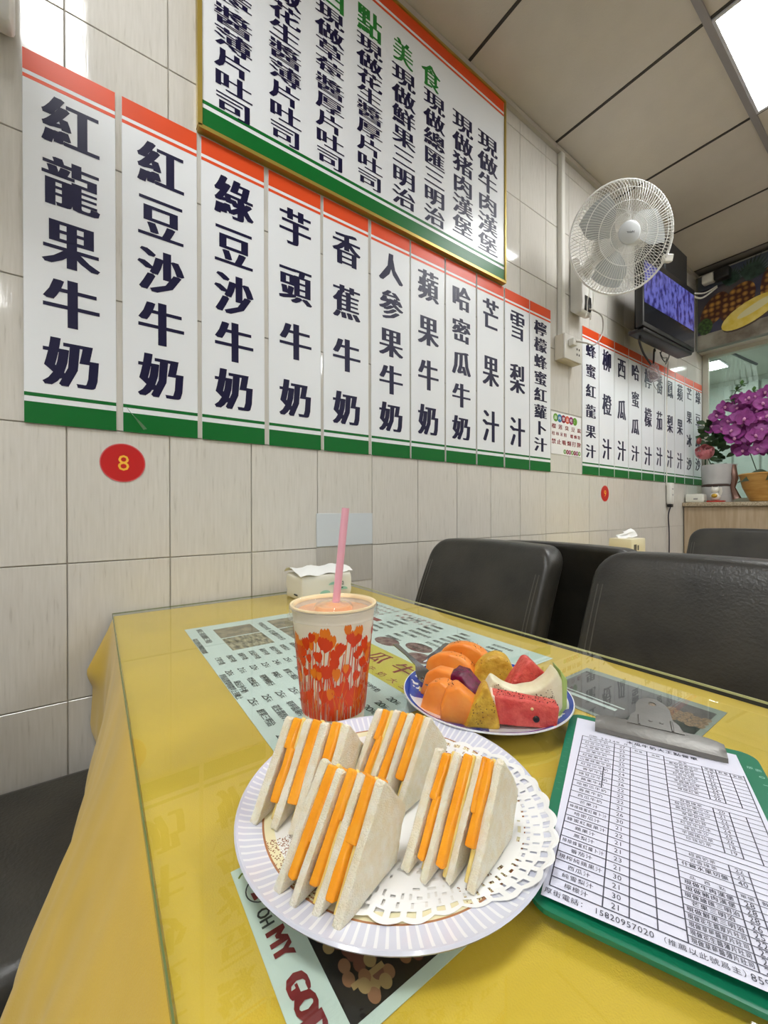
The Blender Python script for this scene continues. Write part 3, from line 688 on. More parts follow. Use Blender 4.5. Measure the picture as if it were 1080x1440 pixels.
# pineapple poster on the lintel
py0, pz0, pz1, px1 = 3.7195, 2.187, 2.735, .86
po = obj('pineapple_poster', MB().rbox((.016, py0-.02, pz0), (px1, py0-.0005, pz1), .001, 1), mat('poster_ground', sr(92, 84, 84), .25, col2=sr(60, 62, 84), vscale=4), None, (.4, py0, pz0), 0)
tag(po, 'framed photo poster of pineapples with a cut half on the back wall', 'poster')
yf = py0-.0204
def pp(u, v, k=0): return Vector((.016+u*.50, yf-.0003*k, pz0+v*(pz1-pz0)))     # u=.77 is where the frame cuts it
def checker_mat():
    m = bpy.data.materials.new('pineapple_skin'); m.use_nodes = True; nt = m.node_tree; N = nt.nodes.new; L = nt.links.new
    b = nt.nodes['Principled BSDF']; b.inputs['Roughness'].default_value = .3
    tc = N('ShaderNodeTexCoord'); vo = N('ShaderNodeTexVoronoi'); vo.inputs['Scale'].default_value = 26; vo.inputs['Randomness'].default_value = .35
    L(tc.outputs['Object'], vo.inputs['Vector']); cr = N('ShaderNodeValToRGB'); e = cr.color_ramp.elements
    e[0].position = .1; e[0].color = sr(206, 150, 70); e[1].position = .55; e[1].color = sr(70, 34, 22)
    L(vo.outputs['Distance'], cr.inputs[0]); L(cr.outputs[0], b.inputs['Base Color']); return m
M_pine = checker_mat(); M_pleaf = mat('poster_leaf', sr(60, 84, 74), .3, col2=sr(30, 48, 40), vscale=30)
def pell(nm, u, v, ru, rv, rot, m, k):
    pts = []
    for j in range(28):
        a = 2*pi*j/28; x = ru*math.cos(a); z = rv*math.sin(a)
        c_, s_ = math.cos(rot), math.sin(rot); pts.append(pp(u, v, k)+Vector((x*c_-z*s_, 0, x*s_+z*c_)))
    return obj(nm, MB().poly(pts[::-1]), m, po, smooth=0)
obj('printed_backdrop', MB().quad(pp(0, .80, 1), pp(1.69, .80, 1), pp(1.69, 1, 1), pp(0, 1, 1)), mat('poster_blue', sr(62, 74, 104), .3, col2=sr(110, 116, 116), vscale=6), po, smooth=0)
obj('printed_cloth', MB().quad(pp(0, 0, 1), pp(1.69, 0, 1), pp(1.69, .2, 1), pp(0, .2, 1)), mat('poster_board', sr(150, 146, 132), .3, col2=sr(96, 84, 70), vscale=8), po, smooth=0)
def crown(u, v, ang, ln, k, n=13):
    mb = MB()
    for j in range(n):
        a = ang+(j/(n-1)-.5)*1.9; l_ = ln*(1-.35*abs(j/(n-1)-.5)*2); w2 = .012
        d = Vector((math.cos(a), 0, math.sin(a))); q = Vector((-d.z, 0, d.x)); o = pp(u, v, k+j*.02)
        mb.poly([o-q*w2, o+d*l_*.5-q*w2*.9, o+d*l_, o+d*l_*.5+q*w2*.9, o+q*w2])
    return mb
pell('printed_pineapple', .20, .50, .07, .12, -.5, M_pine, 2)
pell('printed_pineapple', .95, .62, .12, .19, -.2, M_pine, 2)
pell('printed_pineapple', .46, .50, .085, .135, -.5, M_pine, 3)
obj('printed_crown', crown(.58, .74, 1.15, .17, 4), M_pleaf, po, smooth=0); obj('printed_crown', crown(.36, .76, 1.2, .12, 2.5), M_pleaf, po, smooth=0)
obj('printed_crown', crown(1.05, .92, 1.3, .12, 2.5), M_pleaf, po, smooth=0)
pell('printed_half_rind', .60, .30, .165, .072, .42, mat('poster_rind', sr(70, 58, 48), .3), 4)
pell('printed_half', .59, .325, .165, .075, .42, mat('poster_flesh', sr(214, 186, 70), .3, col2=sr(226, 206, 120), vscale=18), 5)
pell('printed_half_core', .66, .365, .11, .026, .42, mat('poster_core', sr(216, 208, 160), .3), 6)
pell('printed_parsley', .09, .30, .045, .06, 0, mat('poster_parsley', sr(70, 100, 44), .3, col2=sr(24, 40, 18), vscale=60), 4)
obj('frame', MB().box((.012, py0-.024, pz0-.012), (px1+.004, py0-.0005, pz0)).box((.008, py0-.024, pz0), (.016, py0-.0005, pz1)), mat('poster_frame', sr(120, 122, 112), .3, metal=.5), po, smooth=0)
sc_ = ony(1000, 392, 3.62)
t = thing('security_camera', 'small white and black security camera in front of the pineapple poster', 'camera', tuple(sc_))
obj('body', MB().rbox((sc_.x-.05, sc_.y-.03, sc_.z-.03), (sc_.x+.02, sc_.y+.03, sc_.z+.035), .012, 3), M_plast, t)
obj('black_hood', MB().rbox((sc_.x+.0205, sc_.y-.035, sc_.z-.035), (sc_.x+.11, sc_.y+.035, sc_.z+.04), .014, 3), M_black, t)
obj('mount', MB().tube([(sc_.x-.015, sc_.y+.02, sc_.z), (sc_.x-.015, 3.699, sc_.z+.01)], .012, 8), M_plast, t)
ca, cb_ = onx(973, 416, .1), ony(1008, 408, 3.66)
t = obj('white_lead_bundle', MB().tube(bez(ca, ca.lerp(cb_, .4)+Vector((0, 0, -.03)), cb_+Vector((0, 0, .02))), .006, 6).tube(bez(ca+Vector((0, .01, .02)), ca.lerp(cb_, .5)+Vector((0, 0, .0)), cb_+Vector((0, 0, .03))), .005, 6), M_plast, None, tuple(ca))
tag(t, 'white leads stretched from the television to the security camera', 'cord')

# ================================================================== ON THE COUNTER
CT = 1.0402
def packet(nm, lab, lo, hi, grp, pop=False):
    t = thing(nm, lab, 'tissue pack', ((lo[0]+hi[0])/2, (lo[1]+hi[1])/2, lo[2]), grp); return t
t = thing('tissue_pack', 'white tissue pack lying on the stone counter by the wall', 'tissue pack', (.06, 3.53, CT), 'tissue packs')
obj('pack', MB().rbox((.008, 3.47, CT), (.118, 3.545, CT+.06), .01, 3).noisy(.003, 30), mat('tissue_film', sr(226, 226, 214), .35), t)
obj('print', MB().box((.06, 3.4688, CT+.02), (.085, 3.4694, CT+.03)), M_grey, t, smooth=0)
fg = ony(1006, 707, 3.50); fx = fg.x
t = thing('cat_figurine', 'small white and gold cat figurine on a red base on the counter', 'figurine', (fx, 3.5, CT))
obj('base', MB().rbox((fx-.045, 3.475, CT), (fx+.05, 3.53, CT+.012), .004, 2), mat('figurine_red', sr(170, 44, 30), .4), t)
bd = obj('body', MB().ball((fx, 3.5, CT+.04), .03, 8, sq=(1, .8, 1.0)), mat('figurine_white', sr(226, 222, 212), .3), t, smooth=80)
hd = obj('head', MB().ball((fx, 3.495, CT+.083), .022, 8, sq=(1.1, .9, .9)).add([(fx-.022, 3.497, CT+.09), (fx-.008, 3.497, CT+.1), (fx-.018, 3.497, CT+.113)], [(0, 1, 2)]).add([(fx+.022, 3.497, CT+.09), (fx+.008, 3.497, CT+.1), (fx+.018, 3.497, CT+.113)], [(0, 1, 2)]), MATS['figurine_white'], t, smooth=80)
obj('gold_bib', MB().ball((fx, 3.478, CT+.045), .018, 6, sq=(1, .5, .8)), mat('figurine_gold', sr(200, 160, 60), .3, metal=.6), t, smooth=80)
obj('paw', MB().tube([(fx+.026, 3.495, CT+.05), (fx+.034, 3.49, CT+.075), (fx+.03, 3.487, CT+.1)], [.008, .008, .009], 8), MATS['figurine_white'], t)
# rose in a paper-wrapped pot
rp = Vector((.150, 3.665, CT+.0035)); R0 = .093
t = thing('rose_pot', 'pot wrapped in white paper with a pink rose beside the wall', 'potted plant', tuple(rp))
ROSE = t
M_paper = mat('wrap_paper', sr(196, 194, 192), .5, var=.08, vscale=14, bump=.5, bscale=25)
obj('lower_wrap', MB().lathe([(0, 0), (R0*.94, 0), (R0*1.05, .05), (R0*.98, .118)], 28, rp).noisy(.006, 14, 2), M_paper, t, smooth=60)
obj('upper_wrap', MB().lathe([(R0*.96, .118), (R0*1.06, .20), (R0*1.10, .268), (R0*1.02, .266), (R0*.9, .24), (0, .235)], 28, rp).noisy(.005, 14, 5), M_paper, t, smooth=60)
obj('ribbon', MB().lathe([(R0*.99, .108), (R0*1.045, .114), (R0*1.045, .122), (R0*.99, .128)], 28, rp), mat('dark_ribbon', sr(70, 52, 46), .4), t)
obj('foil_bow', MB().tube([rp+Vector((R0*.98, -.03, .26)), rp+Vector((R0*1.1, -.05, .16)), rp+Vector((R0*1.0, -.05, .1)), rp+Vector((R0*1.25, -.05, .02))], [.016, .02, .012, .026], 7).noisy(.008, 30), mat('brown_foil', sr(130, 98, 84), .2, metal=.4), t)
M_leafs = mat('dark_leaf', sr(52, 84, 40), .4, col2=sr(34, 58, 28), vscale=20)
def leaf(mb, p, d, ln, wd, n=5, droop=.3, nrm=None):
    d = Vector(d).normalized(); s_ = d.cross(Vector(nrm) if nrm else Z_)
    if s_.length < .1: s_ = X_.copy()
    s_.normalize(); o = len(mb.v)
    for i in range(n+1):
        u = i/n; w2 = wd*math.sin(pi*min(max(u*.94+.05, 0), 1)); c = Vector(p)+d*ln*u-Z_*droop*ln*u*u
        mb.v += [tuple(c-s_*w2), tuple(c+Z_*w2*.25*0-Vector((0, 0, w2*.3))), tuple(c+s_*w2)]
    for i in range(n):
        for j in range(2): a = o+i*3+j; mb.f.append((a, a+1, a+4, a+3))
    return mb
rng = random.Random(3)
for k in range(30):
    a = rng.uniform(0, 2*pi); st = rp+Vector((rng.uniform(-.05, .06), rng.uniform(-.05, .05), .22+rng.uniform(.0, .13)))
    obj('leaf', leaf(MB(), st, (math.cos(a), math.sin(a), rng.uniform(.1, .9)), rng.uniform(.05, .09), rng.uniform(.014, .022), nrm=(rng.uniform(-.5, .5), -1, rng.uniform(0, 1))), M_leafs, t, smooth=60)
rs = ony(991, 636, 3.57)
rm = MB(); 
def rose(c, R_, m, nm, par):
    rb = MB(); ax = Vector((.25, -.85, .45)).normalized(); s1 = ax.cross(Z_).normalized(); s2 = s1.cross(ax); n = 40
    for q, (rr, p0, p1, lobes) in enumerate(((1., 115, 58, 5), (.84, 110, 46, 5), (.66, 105, 36, 4), (.48, 100, 28, 4), (.30, 95, 16, 3), (.16, 90, 5, 3))):
        o_ = len(rb.v)
        for i in range(6):
            for j in range(n):
                az = 2*pi*j/n; lo = math.sin(lobes*az+q*1.3)
                th = math.radians(p0+(p1+9*lo-p0)*i/5); r = R_*rr*(1+.05*lo*i/5+(.10 if i == 5 else 0))
                rb.v.append(tuple(Vector(c)+(s1*math.cos(az)+s2*math.sin(az))*r*math.sin(th)+ax*(r*math.cos(th)*.7+R_*.05*q)))
        rb.f += [(o_+i*n+j, o_+i*n+(j+1) % n, o_+(i+1)*n+(j+1) % n, o_+(i+1)*n+j) for i in range(5) for j in range(n)]
    return obj(nm, rb, m, par, smooth=60)
rose(rs, .056, mat('rose_pink', sr(226, 142, 148), .5, var=.15, vscale=40), 'rose', t)
obj('stem', MB().tube([rp+Vector((-.03, -.03, .22)), rp+Vector((-.06, -.06, .25)), rs+Vector((0, .02, 0))], .004, 6), M_leafs, t)
bdp = ony(983, 620, 3.58)
obj('rose_bud', MB().ball(tuple(bdp), .02, 6, sq=(.8, .8, 1.2), wob=.3), mat('faded_rose', sr(140, 70, 66), .5), t, smooth=70)
obj('bud_stem', MB().tube([rp+Vector((-.02, -.0, .22)), bdp], .003, 6), M_leafs, t)
# orchid in a broad tan bowl
oc = Vector((.475, 3.66, CT)); 
t = thing('orchid_planter', 'broad tan bowl of purple orchids on the counter at the right edge', 'potted plant', tuple(oc))
obj('bowl', MB().lathe([(0, 0), (.135, 0), (.15, .006), (.19, .10), (.205, .175), (.212, .185), (.205, .192), (.196, .18), (.19, .15), (0, .145)], 48, oc, ell=.82), mat('tan_bowl', sr(206, 160, 86), .35, col2=sr(184, 132, 62), vscale=5, stretch=(2, 2, 12)), t)
obj('foot', MB().lathe([(0, -.0), (.14, .0), (.15, .012), (.137, .014)], 40, oc, ell=.82), mat('bowl_foot', sr(110, 118, 110), .4), t)
M_orl = mat('orchid_leaf', sr(62, 82, 54), .35, col2=sr(48, 64, 44), vscale=8)
for k in range(9):
    a = pi+k*.72; obj('leaf', leaf(MB(), oc+Vector((.05*math.cos(a), .05*math.sin(a), .16)), (math.cos(a), math.sin(a), .6), .2, .045, 8, .65, nrm=(0, -1, .6)), M_orl, t, smooth=60)
M_pet = mat('orchid_petal', sr(164, 70, 152), .5, col2=sr(134, 50, 124), vscale=25)
M_lip = mat('orchid_lip', sr(214, 150, 190), .45)
def blossom_mesh():
    b = MB()
    for k, (a, ln, wd) in enumerate(((0.1, .034, .026), (pi-.1, .034, .026), (pi/2, .034, .015), (-pi/2-.75, .032, .014), (-pi/2+.75, .032, .014))):
        o = len(b.v); n = 5
        for i in range(n+1):
            u = i/n; w2 = wd*math.sin(pi*min(.08+u*.88, 1))**.7
            for j in (-1, 0, 1):
                x = ln*u*1.25; y = w2*j
                b.v.append((x*math.cos(a)-y*math.sin(a), -.004*abs(j)-.010*u*u+.006*u+.0006*k, x*math.sin(a)+y*math.cos(a)))
        b.f += [(o+i*3+j, o+i*3+j+1, o+(i+1)*3+j+1, o+(i+1)*3+j) for i in range(n) for j in range(2)]
    me = bpy.data.meshes.new('blossom'); me.from_pydata(b.v, [], b.f); me.materials.append(M_pet); me.shade_smooth(); return me
bme = blossom_mesh()
lme = bpy.data.meshes.new('blossom_lip'); lb = MB().ball((0, -.010, -.003), .008, 5, sq=(.8, 1, 1.2)); lme.from_pydata(lb.v, [], lb.f); lme.materials.append(M_lip); lme.shade_smooth()
rng = random.Random(11); spots = []
for q in [(1008, 585), (1018, 573), (1003, 600), (1014, 604), (1024, 592), (1037, 575), (1048, 563)]: spots.append(ony(q[0], q[1], 3.62+rng.uniform(-.04, .04)))
for iy in range(7):
    for ix in range(7):
        spots.append(Vector((.262+ix*.055+rng.uniform(-.016, .016)+(.03 if iy % 2 else 0), 3.62+rng.uniform(-.06, .06), 1.40+iy*.060+rng.uniform(-.016, .016))))
for k in range(26): spots.append(Vector((rng.uniform(.25, .66), 3.55+rng.uniform(-.05, .03), rng.uniform(1.33, 1.62))))
for p in spots:
    o = bpy.data.objects.new('blossom', bme); COL.objects.link(o); o.parent = t; o.location = p-oc
    s_ = rng.uniform(1.05, 1.35); o.scale = (s_, s_, s_); o.rotation_euler = (rng.uniform(-.5, .3), rng.uniform(-.5, .5), rng.uniform(-.3, .9))
    l_ = bpy.data.objects.new('lip', lme); COL.objects.link(l_); l_.parent = o
for k in range(5):
    e_ = spots[k*9+10]
    obj('stem', MB().tube(bez(oc+Vector((.02*k-.04, 0, .15)), (oc+e_)/2+Vector((0, .05, .12)), e_+Vector((0, .03, 0))), .004, 6), M_orl, t)
# fresh sprig rising left of the orchids
for (x, y) in ((1043, 541), (1036, 549), (1028, 562), (1060, 550)):
    p = ony(x, y, 3.64)
    for k in range(5):
        a = k*2*pi/5+.3; obj('leaf', leaf(MB(), p, (math.cos(a), .4*math.sin(a)-.3, .5*math.sin(a)), .04, .012, 4, .1), mat('fresh_leaf', sr(70, 110, 50), .4), t, smooth=60)
obj('sprig', MB().tube(bez(oc+Vector((-.1, 0, .15)), ony(1033, 570, 3.64), ony(1043, 541, 3.64)), .003, 5), M_orl, t)
for k in range(70):
    p = ony(rng.uniform(990, 1018), rng.uniform(592, 640), 3.66); a = rng.uniform(0, 2*pi)
    obj('leaf', leaf(MB(), p, (math.cos(a), .4*math.sin(a), rng.uniform(.2, 1)), .065, .018, 4, .2, nrm=(rng.uniform(-.5, .5), -1, rng.uniform(-.2, .8))), M_leafs, ROSE, smooth=60)

# tissue box on the second table
tz = GT+.0001
bx0, by0 = .10, 2.13
t = thing('tissue_box', 'cream tissue box with a tissue pulled up on the second table', 'tissue box', (.16, 2.24, tz), 'tissue packs')
obj('box', MB().rbox((.10, 2.145, tz), (.21, 2.305, tz+.088), .006, 2), mat('box_cream2', sr(226, 218, 186), .4), t)
tm = MB()
for i in range(9):
    for j in range(9):
        u, v = i/8-.5, j/8-.5
        tm.v.append((.155+.05*u*(1.2-.4*v)+.012*math.sin(v*7), 2.225+.05*v+.02*math.sin(u*5), tz+.088+.045*(v+.5)*(.7+.3*math.cos(u*4))+.006*math.sin(9*u)))
tm.f = [(i*9+j, i*9+j+1, (i+1)*9+j+1, (i+1)*9+j) for i in range(8) for j in range(8)]
obj('tissue', tm, mat('tissue_paper', sr(240, 240, 238), .7), t, smooth=80)
obj('print', MB().box((.13, 2.1444, tz+.03), (.155, 2.1449, tz+.037)).box((.2101, 2.17, tz+.025), (.2105, 2.2, tz+.06)).box((.2101, 2.21, tz+.03), (.2105, 2.225, tz+.055)), mat('box_print', sr(90, 86, 76), .5), t, smooth=0)
# ================================================================== PRINTED SHEETS UNDER THE GLASS
SZ = .7487
M_sheet = mat('menu_paper', sr(218, 230, 230), .45); M_ink = mat('black_ink', sr(52, 56, 58), .6); M_rink = mat('red_ink', sr(150, 40, 40), .6)
ax0, ax1, ay0, ay1 = .224, .745, .142, .598
A_ = obj('menu_sheet', MB().box((ax0, ay0, SZ-.0004), (ax1, ay1, SZ)), M_sheet, None, ((ax0+ax1)/2, (ay0+ay1)/2, SZ), 0)
tag(A_, 'large pale blue printed menu under the glass beneath the cup', 'menu', 'printed sheets under the table glass')
def flat(x0, y0, x1, y1, k=1): return MB().quad((x0, y0, SZ+.0001*k), (x1, y0, SZ+.0001*k), (x1, y1, SZ+.0001*k), (x0, y1, SZ+.0001*k))
M_ph1 = mat('photo_toast', sr(168, 150, 126), .4, col2=sr(104, 96, 86), vscale=45); M_ph2 = mat('photo_sandwich', sr(190, 178, 150), .4, col2=sr(92, 84, 72), vscale=60, stretch=(1, 2.5, 1))
for (x0, y0, x1, y1, m) in ((.258, .188, .325, .262, M_ph1), (.330, .188, .405, .262, M_ph2), (.258, .298, .325, .372, M_ph1), (.330, .298, .405, .372, M_ph1), (.258, .405, .325, .47, M_ph2)):
    obj('printed_photo', flat(x0, y0, x1, y1), m, A_, smooth=0)
obj('yellow_banner', flat(.48, .325, .735, .400), mat('banner_yellow', sr(214, 196, 70), .5), A_, smooth=0)
lt = MB()
for k, c in enumerate('木瓜牛奶'): lt.text(c, (.515+.062*k, .372, SZ+.0003), X_, Y_, .046, .042, .02)
for k, c in enumerate('招牌木瓜牛奶大王'): lt.text(c, (.50+.027*k, .337, SZ+.0003), X_, Y_, .017, .015, .0)
for r in range(5):
    for k, c in enumerate('鮮果汁牛奶冰沙吐司'[:7]): lt.text(c, (.262+.016*k+.13*(r % 2), .575-.022*(r//2), SZ+.0003), X_, Y_, .012, .013, 0)
obj('red_lettering', lt, M_rink, A_, smooth=0)
obj('red_mark', flat(.36, .49, .40, .505), M_rink, A_, smooth=0)
for (u, v) in ((.52, .43), (.62, .425), (.58, .455)):
    o = MB().lathe([(0, SZ+.0003), (.03, SZ+.0003)], 20, (u, v, 0), ell=.6); obj('printed_bowl', o, mat('photo_bowl', sr(150, 120, 116), .4, col2=sr(96, 30, 40), vscale=90), A_, smooth=0)
lt = MB(); rg = random.Random(5)
names = ['芒果牛奶', '西瓜牛奶', '香蕉牛奶', '紅豆沙牛奶', '蘋果牛奶', '綠豆沙牛奶', '哈密瓜汁', '現榨柳橙汁', '檸檬汁', '鮮果三明治', '花生醬厚片吐司', '草莓醬薄片', '總匯三明治', '牛肉漢堡']
def row(x, y, s_, tx, st=.92):
    for k, c in enumerate(tx): lt.text(c, (x+s_*st*(k+.5), y, SZ+.0003), X_, Y_, s_*.95, s_*1.2, .03)
row(.24, .165, .011, '鮮果三明治'); row(.29, .165, .011, '總匯三明治'); row(.262, .28, .011, '牛奶綜合水果'); row(.33, .28, .011, '花生醬厚片吐司')
for i in range(11): row(.425, .158+.018*i, .0095, names[i % 14]); row(.49, .158+.018*i, .008, '%d元' % (20+i % 8))
for i in range(9): row(.535, .158+.018*i, .0095, names[(i+5) % 14]); row(.60, .158+.018*i, .008, '25元')
for i in range(9): row(.635, .158+.018*i, .0095, names[(i+9) % 14]); row(.70, .158+.018*i, .008, '20元')
for i in range(7): row(.415, .45+.019*i, .0095, names[(i+3) % 14]); row(.49, .45+.019*i, .0095, names[(i+7) % 14]); 
for i in range(8): row(.565, .45+.0175*i, .009, names[(i+1) % 14]); row(.645, .45+.0175*i, .009, names[(i+10) % 14])
row(.30, .147, .0085, '電話訂餐外送專線歡迎加盟'); row(.50, .147, .0085, '厚街店營業時間早上至晚上')
obj('lettering', lt, M_ink, A_, smooth=0)
# flyer half under the sandwich plate
b0, b1, b2, b3 = .839, .961, .071, .215
B_ = obj('flyer', MB().box((b0, b2, SZ-.0004), (b1, b3, SZ)), mat('flyer_paper', sr(214, 226, 222), .4), None, ((b0+b1)/2, (b2+b3)/2, SZ), 0)
tag(B_, 'flyer reading OH MY GOD with a dark fruit photo under the sandwich plate', 'flyer', 'printed sheets under the table glass')
obj('printed_photo', flat(.868, .095, .955, .21), mat('photo_dark', sr(34, 24, 20), .35, col2=sr(10, 9, 9), vscale=30), B_, smooth=0)
rg = random.Random(2)
M_grape = [mat('photo_grape_%d' % k, c, .35) for k, c in enumerate((sr(170, 140, 96), sr(150, 104, 76), sr(120, 72, 58), sr(36, 42, 60)))]
for k in range(90):
    gx, gy = .897+rg.uniform(0, .054), .099+rg.uniform(0, .075)
    obj('printed_grape', MB().disc((gx, gy, SZ+.0002+k*2e-6), X_, Y_, .0038, .0032, 14), M_grape[3 if gy > .14 else k % 3], B_, smooth=0)
obj('printed_stick', flat(.940, .103, .943, .122, 3), M_grape[0], B_, smooth=0)
lt = MB().text('OH', (.8815, .0795, SZ+.0003), X_, Y_, .0115, .0075, .03); obj('lettering', lt, M_ink, B_, smooth=0)
lt = MB().text('MY', (.9005, .0815, SZ+.0003), X_, Y_, .0175, .0105, .05).text('GOD', (.9345, .0815, SZ+.0003), X_, Y_, .030, .0115, .05)
obj('red_lettering', lt, mat('maroon_ink', sr(128, 32, 38), .5), B_, smooth=0)
obj('doodle_ring', MB().tube([(.862+.0095*math.cos(q*.26), .084+.0095*math.sin(q*.26), SZ+.0003) for q in range(25)], .0004, 4), M_ink, B_)
obj('doodle_patch', MB().poly([(.862, .077, SZ+.0003), (.868, .0775, SZ+.0003), (.867, .085, SZ+.0003), (.864, .084, SZ+.0003)]), MATS['maroon_ink'], B_, smooth=0)
obj('doodle_stalk', MB().tube(bez((.853, .083, SZ+.0003), (.848, .080, SZ+.0003), (.845, .077, SZ+.0003), (.847, .074, SZ+.0003)), .0006, 4), mat('olive_ink', sr(130, 150, 60), .5), B_)
# dark laminated flyer near the clipboard clip
c0, c1, c2, c3 = .797, .964, .470, .604
C_ = obj('flyer', MB().box((c0, c2, SZ-.0004), (c1, c3, SZ)), mat('laminate_grey', sr(150, 156, 152), .3), None, ((c0+c1)/2, (c2+c3)/2, SZ), 0)
tag(C_, 'dark laminated photo flyer under the glass behind the clipboard clip', 'flyer', 'printed sheets under the table glass')
obj('printed_photo', flat(c0+.006, c2+.006, c1-.006, c3-.014), mat('photo_grey', sr(104, 96, 100), .3, col2=sr(84, 78, 84), vscale=20), C_, smooth=0)
obj('printed_stripe', flat(c0+.006, .500, .885, .507, 2), mat('photo_white', sr(206, 214, 216), .3), C_, smooth=0); obj('printed_stripe', flat(c0+.006, .512, .89, .515, 2), MATS['photo_white'], C_, smooth=0)
obj('printed_dark', flat(.90, .478, c1-.006, .535, 2), mat('photo_darkgreen', sr(46, 52, 50), .3), C_, smooth=0)
for i in range(7):
    for j in range(3): obj('printed_scale', MB().disc((.905+.0085*i, .541+.0105*j-(.004 if i % 2 else 0), SZ+.00025+.00001*i), X_, Y_, .0047, .0058, 12), mat('photo_biscuit', sr(170, 140, 116), .3, col2=sr(110, 84, 70), vscale=400), C_, smooth=0)
# white card at the near end
D_ = obj('card', MB().box((1.02, .222, SZ-.0004), (1.11, .30, SZ)), mat('card_white', sr(238, 238, 236), .5), None, (1.06, .26, SZ), 0)
dd = onz(1062, 1428, SZ); D_.location = (dd.x+.045, dd.y-.036, SZ)
tag(D_, 'blank white card under the glass at the lower right corner', 'card', 'printed sheets under the table glass')

# ================================================================== CLIPBOARD
pz = GT+.0045
cTL, cBL, cTR = onz(812, 1008, pz), onz(755, 1258, pz), onz(1035, 1060, pz)
e1 = cTR-cTL; e2 = cBL-cTL; W_, H_ = e1.length, e2.length; e1.normalize(); e2.normalize(); e2 = (e2-e1*e2.dot(e1)).normalized(); eu = -e2
def cp(u, v, h=0): return cTL+e1*(u*W_)+e2*(v*H_)+Z_*h
cb = thing('clipboard', 'green clipboard with a metal clip holding the order sheet', 'clipboard', tuple(cp(.5, .5, -.0042)))
def rounded(u0, v0, u1, v1, r, n=6):
    P = []
    for (cu, cv, a0) in ((u1*W_-r, v0*H_+r, -pi/2), (u1*W_-r, v1*H_-r, 0), (u0*W_+r, v1*H_-r, pi/2), (u0*W_+r, v0*H_+r, pi)):
        for k in range(n+1): a = a0+k/n*pi/2; P.append((cu+r*math.cos(a), cv+r*math.sin(a)))
    return P
P = rounded(-.055, -.04, 1.115, 1.025, .013); n = len(P)
bb = MB()
for h in (-.0042, -.0012):
    for x, y in P: bb.v.append(tuple(cTL+e1*x+e2*y+Z_*h))
bb.f = [tuple(range(n)), tuple(range(n, 2*n))[::-1]]+[(k, (k+1) % n, n+(k+1) % n, n+k) for k in range(n)]
brd = obj('board', bb, mat('clipboard_green', sr(14, 118, 84), .35, var=.06, vscale=8), cb, smooth=0)
lt = MB()
for k, c in enumerate('版面'): lt.text(c, cp(1.045+.04*k, .075+.006*k, -.00115), e1, eu, .0045, .0045, 0)
for k, c in enumerate('0123456'): lt.text(c, cp(1.085, .125+.05*k, -.00115), eu, -e1, .003, .004, 0)
for k in range(14): lt.text('l', cp(-.03, .10+.035*k, -.00115), eu, -e1, .0004, .003, 0)
obj('printed_ruler', lt, mat('pale_print', sr(150, 200, 180), .5), brd, smooth=0)
def curl(u, v): 
    return .0002+.0055*max(0, (v-.55)/.45)**2*(.4+.6*u)
pm = MB(); nu, nv = 12, 24
for i in range(nu+1):
    for j in range(nv+1): pm.v.append(tuple(cp(i/nu, j/nv, curl(i/nu, j/nv)-.0012)))
pm.f = [(i*(nv+1)+j, i*(nv+1)+j+1, (i+1)*(nv+1)+j+1, (i+1)*(nv+1)+j) for i in range(nu) for j in range(nv)]
os_ = obj('order_sheet', pm, mat('sheet_white', sr(226, 226, 240), .6), None, tuple(cp(.5, .5)), 60)
tag(os_, 'white printed order sheet clipped on the green board', 'paper')
def pq(u, v, h=0): return cp(u-.04*(v-.15), v, curl(min(max(u, 0), 1), v)-.0012+.00018+h)
ln = MB()
def line(u0, v0, u1, v1, wd=.00035):
    n = max(2, int(abs(v1-v0)*14)+1); d = (cp(u1, v1)-cp(u0, v0)).normalized(); q = Z_.cross(d)*wd
    for k in range(n):
        a = pq(u0+(u1-u0)*k/n, v0+(v1-v0)*k/n); b = pq(u0+(u1-u0)*(k+1)/n, v0+(v1-v0)*(k+1)/n)
        ln.quad(a-q, b-q, b+q, a+q)
v0, v1 = .152, .962
C6 = [.058, .268, .366, .465, .563]
for u in C6: line(u, v0, u, v1)
line(.985, v0, .985, v1); NR = 25; rh = (v1-v0)/NR
for k in range(NR+1): line(C6[0], v0+rh*k, C6[-1], v0+rh*k)
N2 = 36; vr = v0+.006; r2 = (.962-vr)/N2
for k in range(N2+1):
    if k in (9, 10, 20, 21): line(.563, vr+r2*k, .985, vr+r2*k, .0003)
    else: line(.563, vr+r2*k, .985, vr+r2*k, .00025)
for u in (.77, .842, .915): line(u, vr, u, vr+r2*9); line(u, vr+r2*11, u, vr+r2*20); line(u, vr+r2*22, u, .962)
line(.215, v0+rh*6, .215, v0+rh*10)
obj('ruled_lines', ln, mat('table_ink', sr(70, 70, 84), .6), os_, smooth=0)
lt = MB()
def put(tx, u, v, s_, st=.95, wmax=None, bold=0):
    n = len(tx); cw = s_
    if wmax and n*cw*st > wmax*W_: cw = wmax*W_/n/st
    for k, c in enumerate(tx): lt.text(c, pq(u+(k-(n-1)/2)*cw*st/W_, v, .0001), e1, eu, cw*(.86 if ord(c) > 255 else .5), s_*.9, bold)
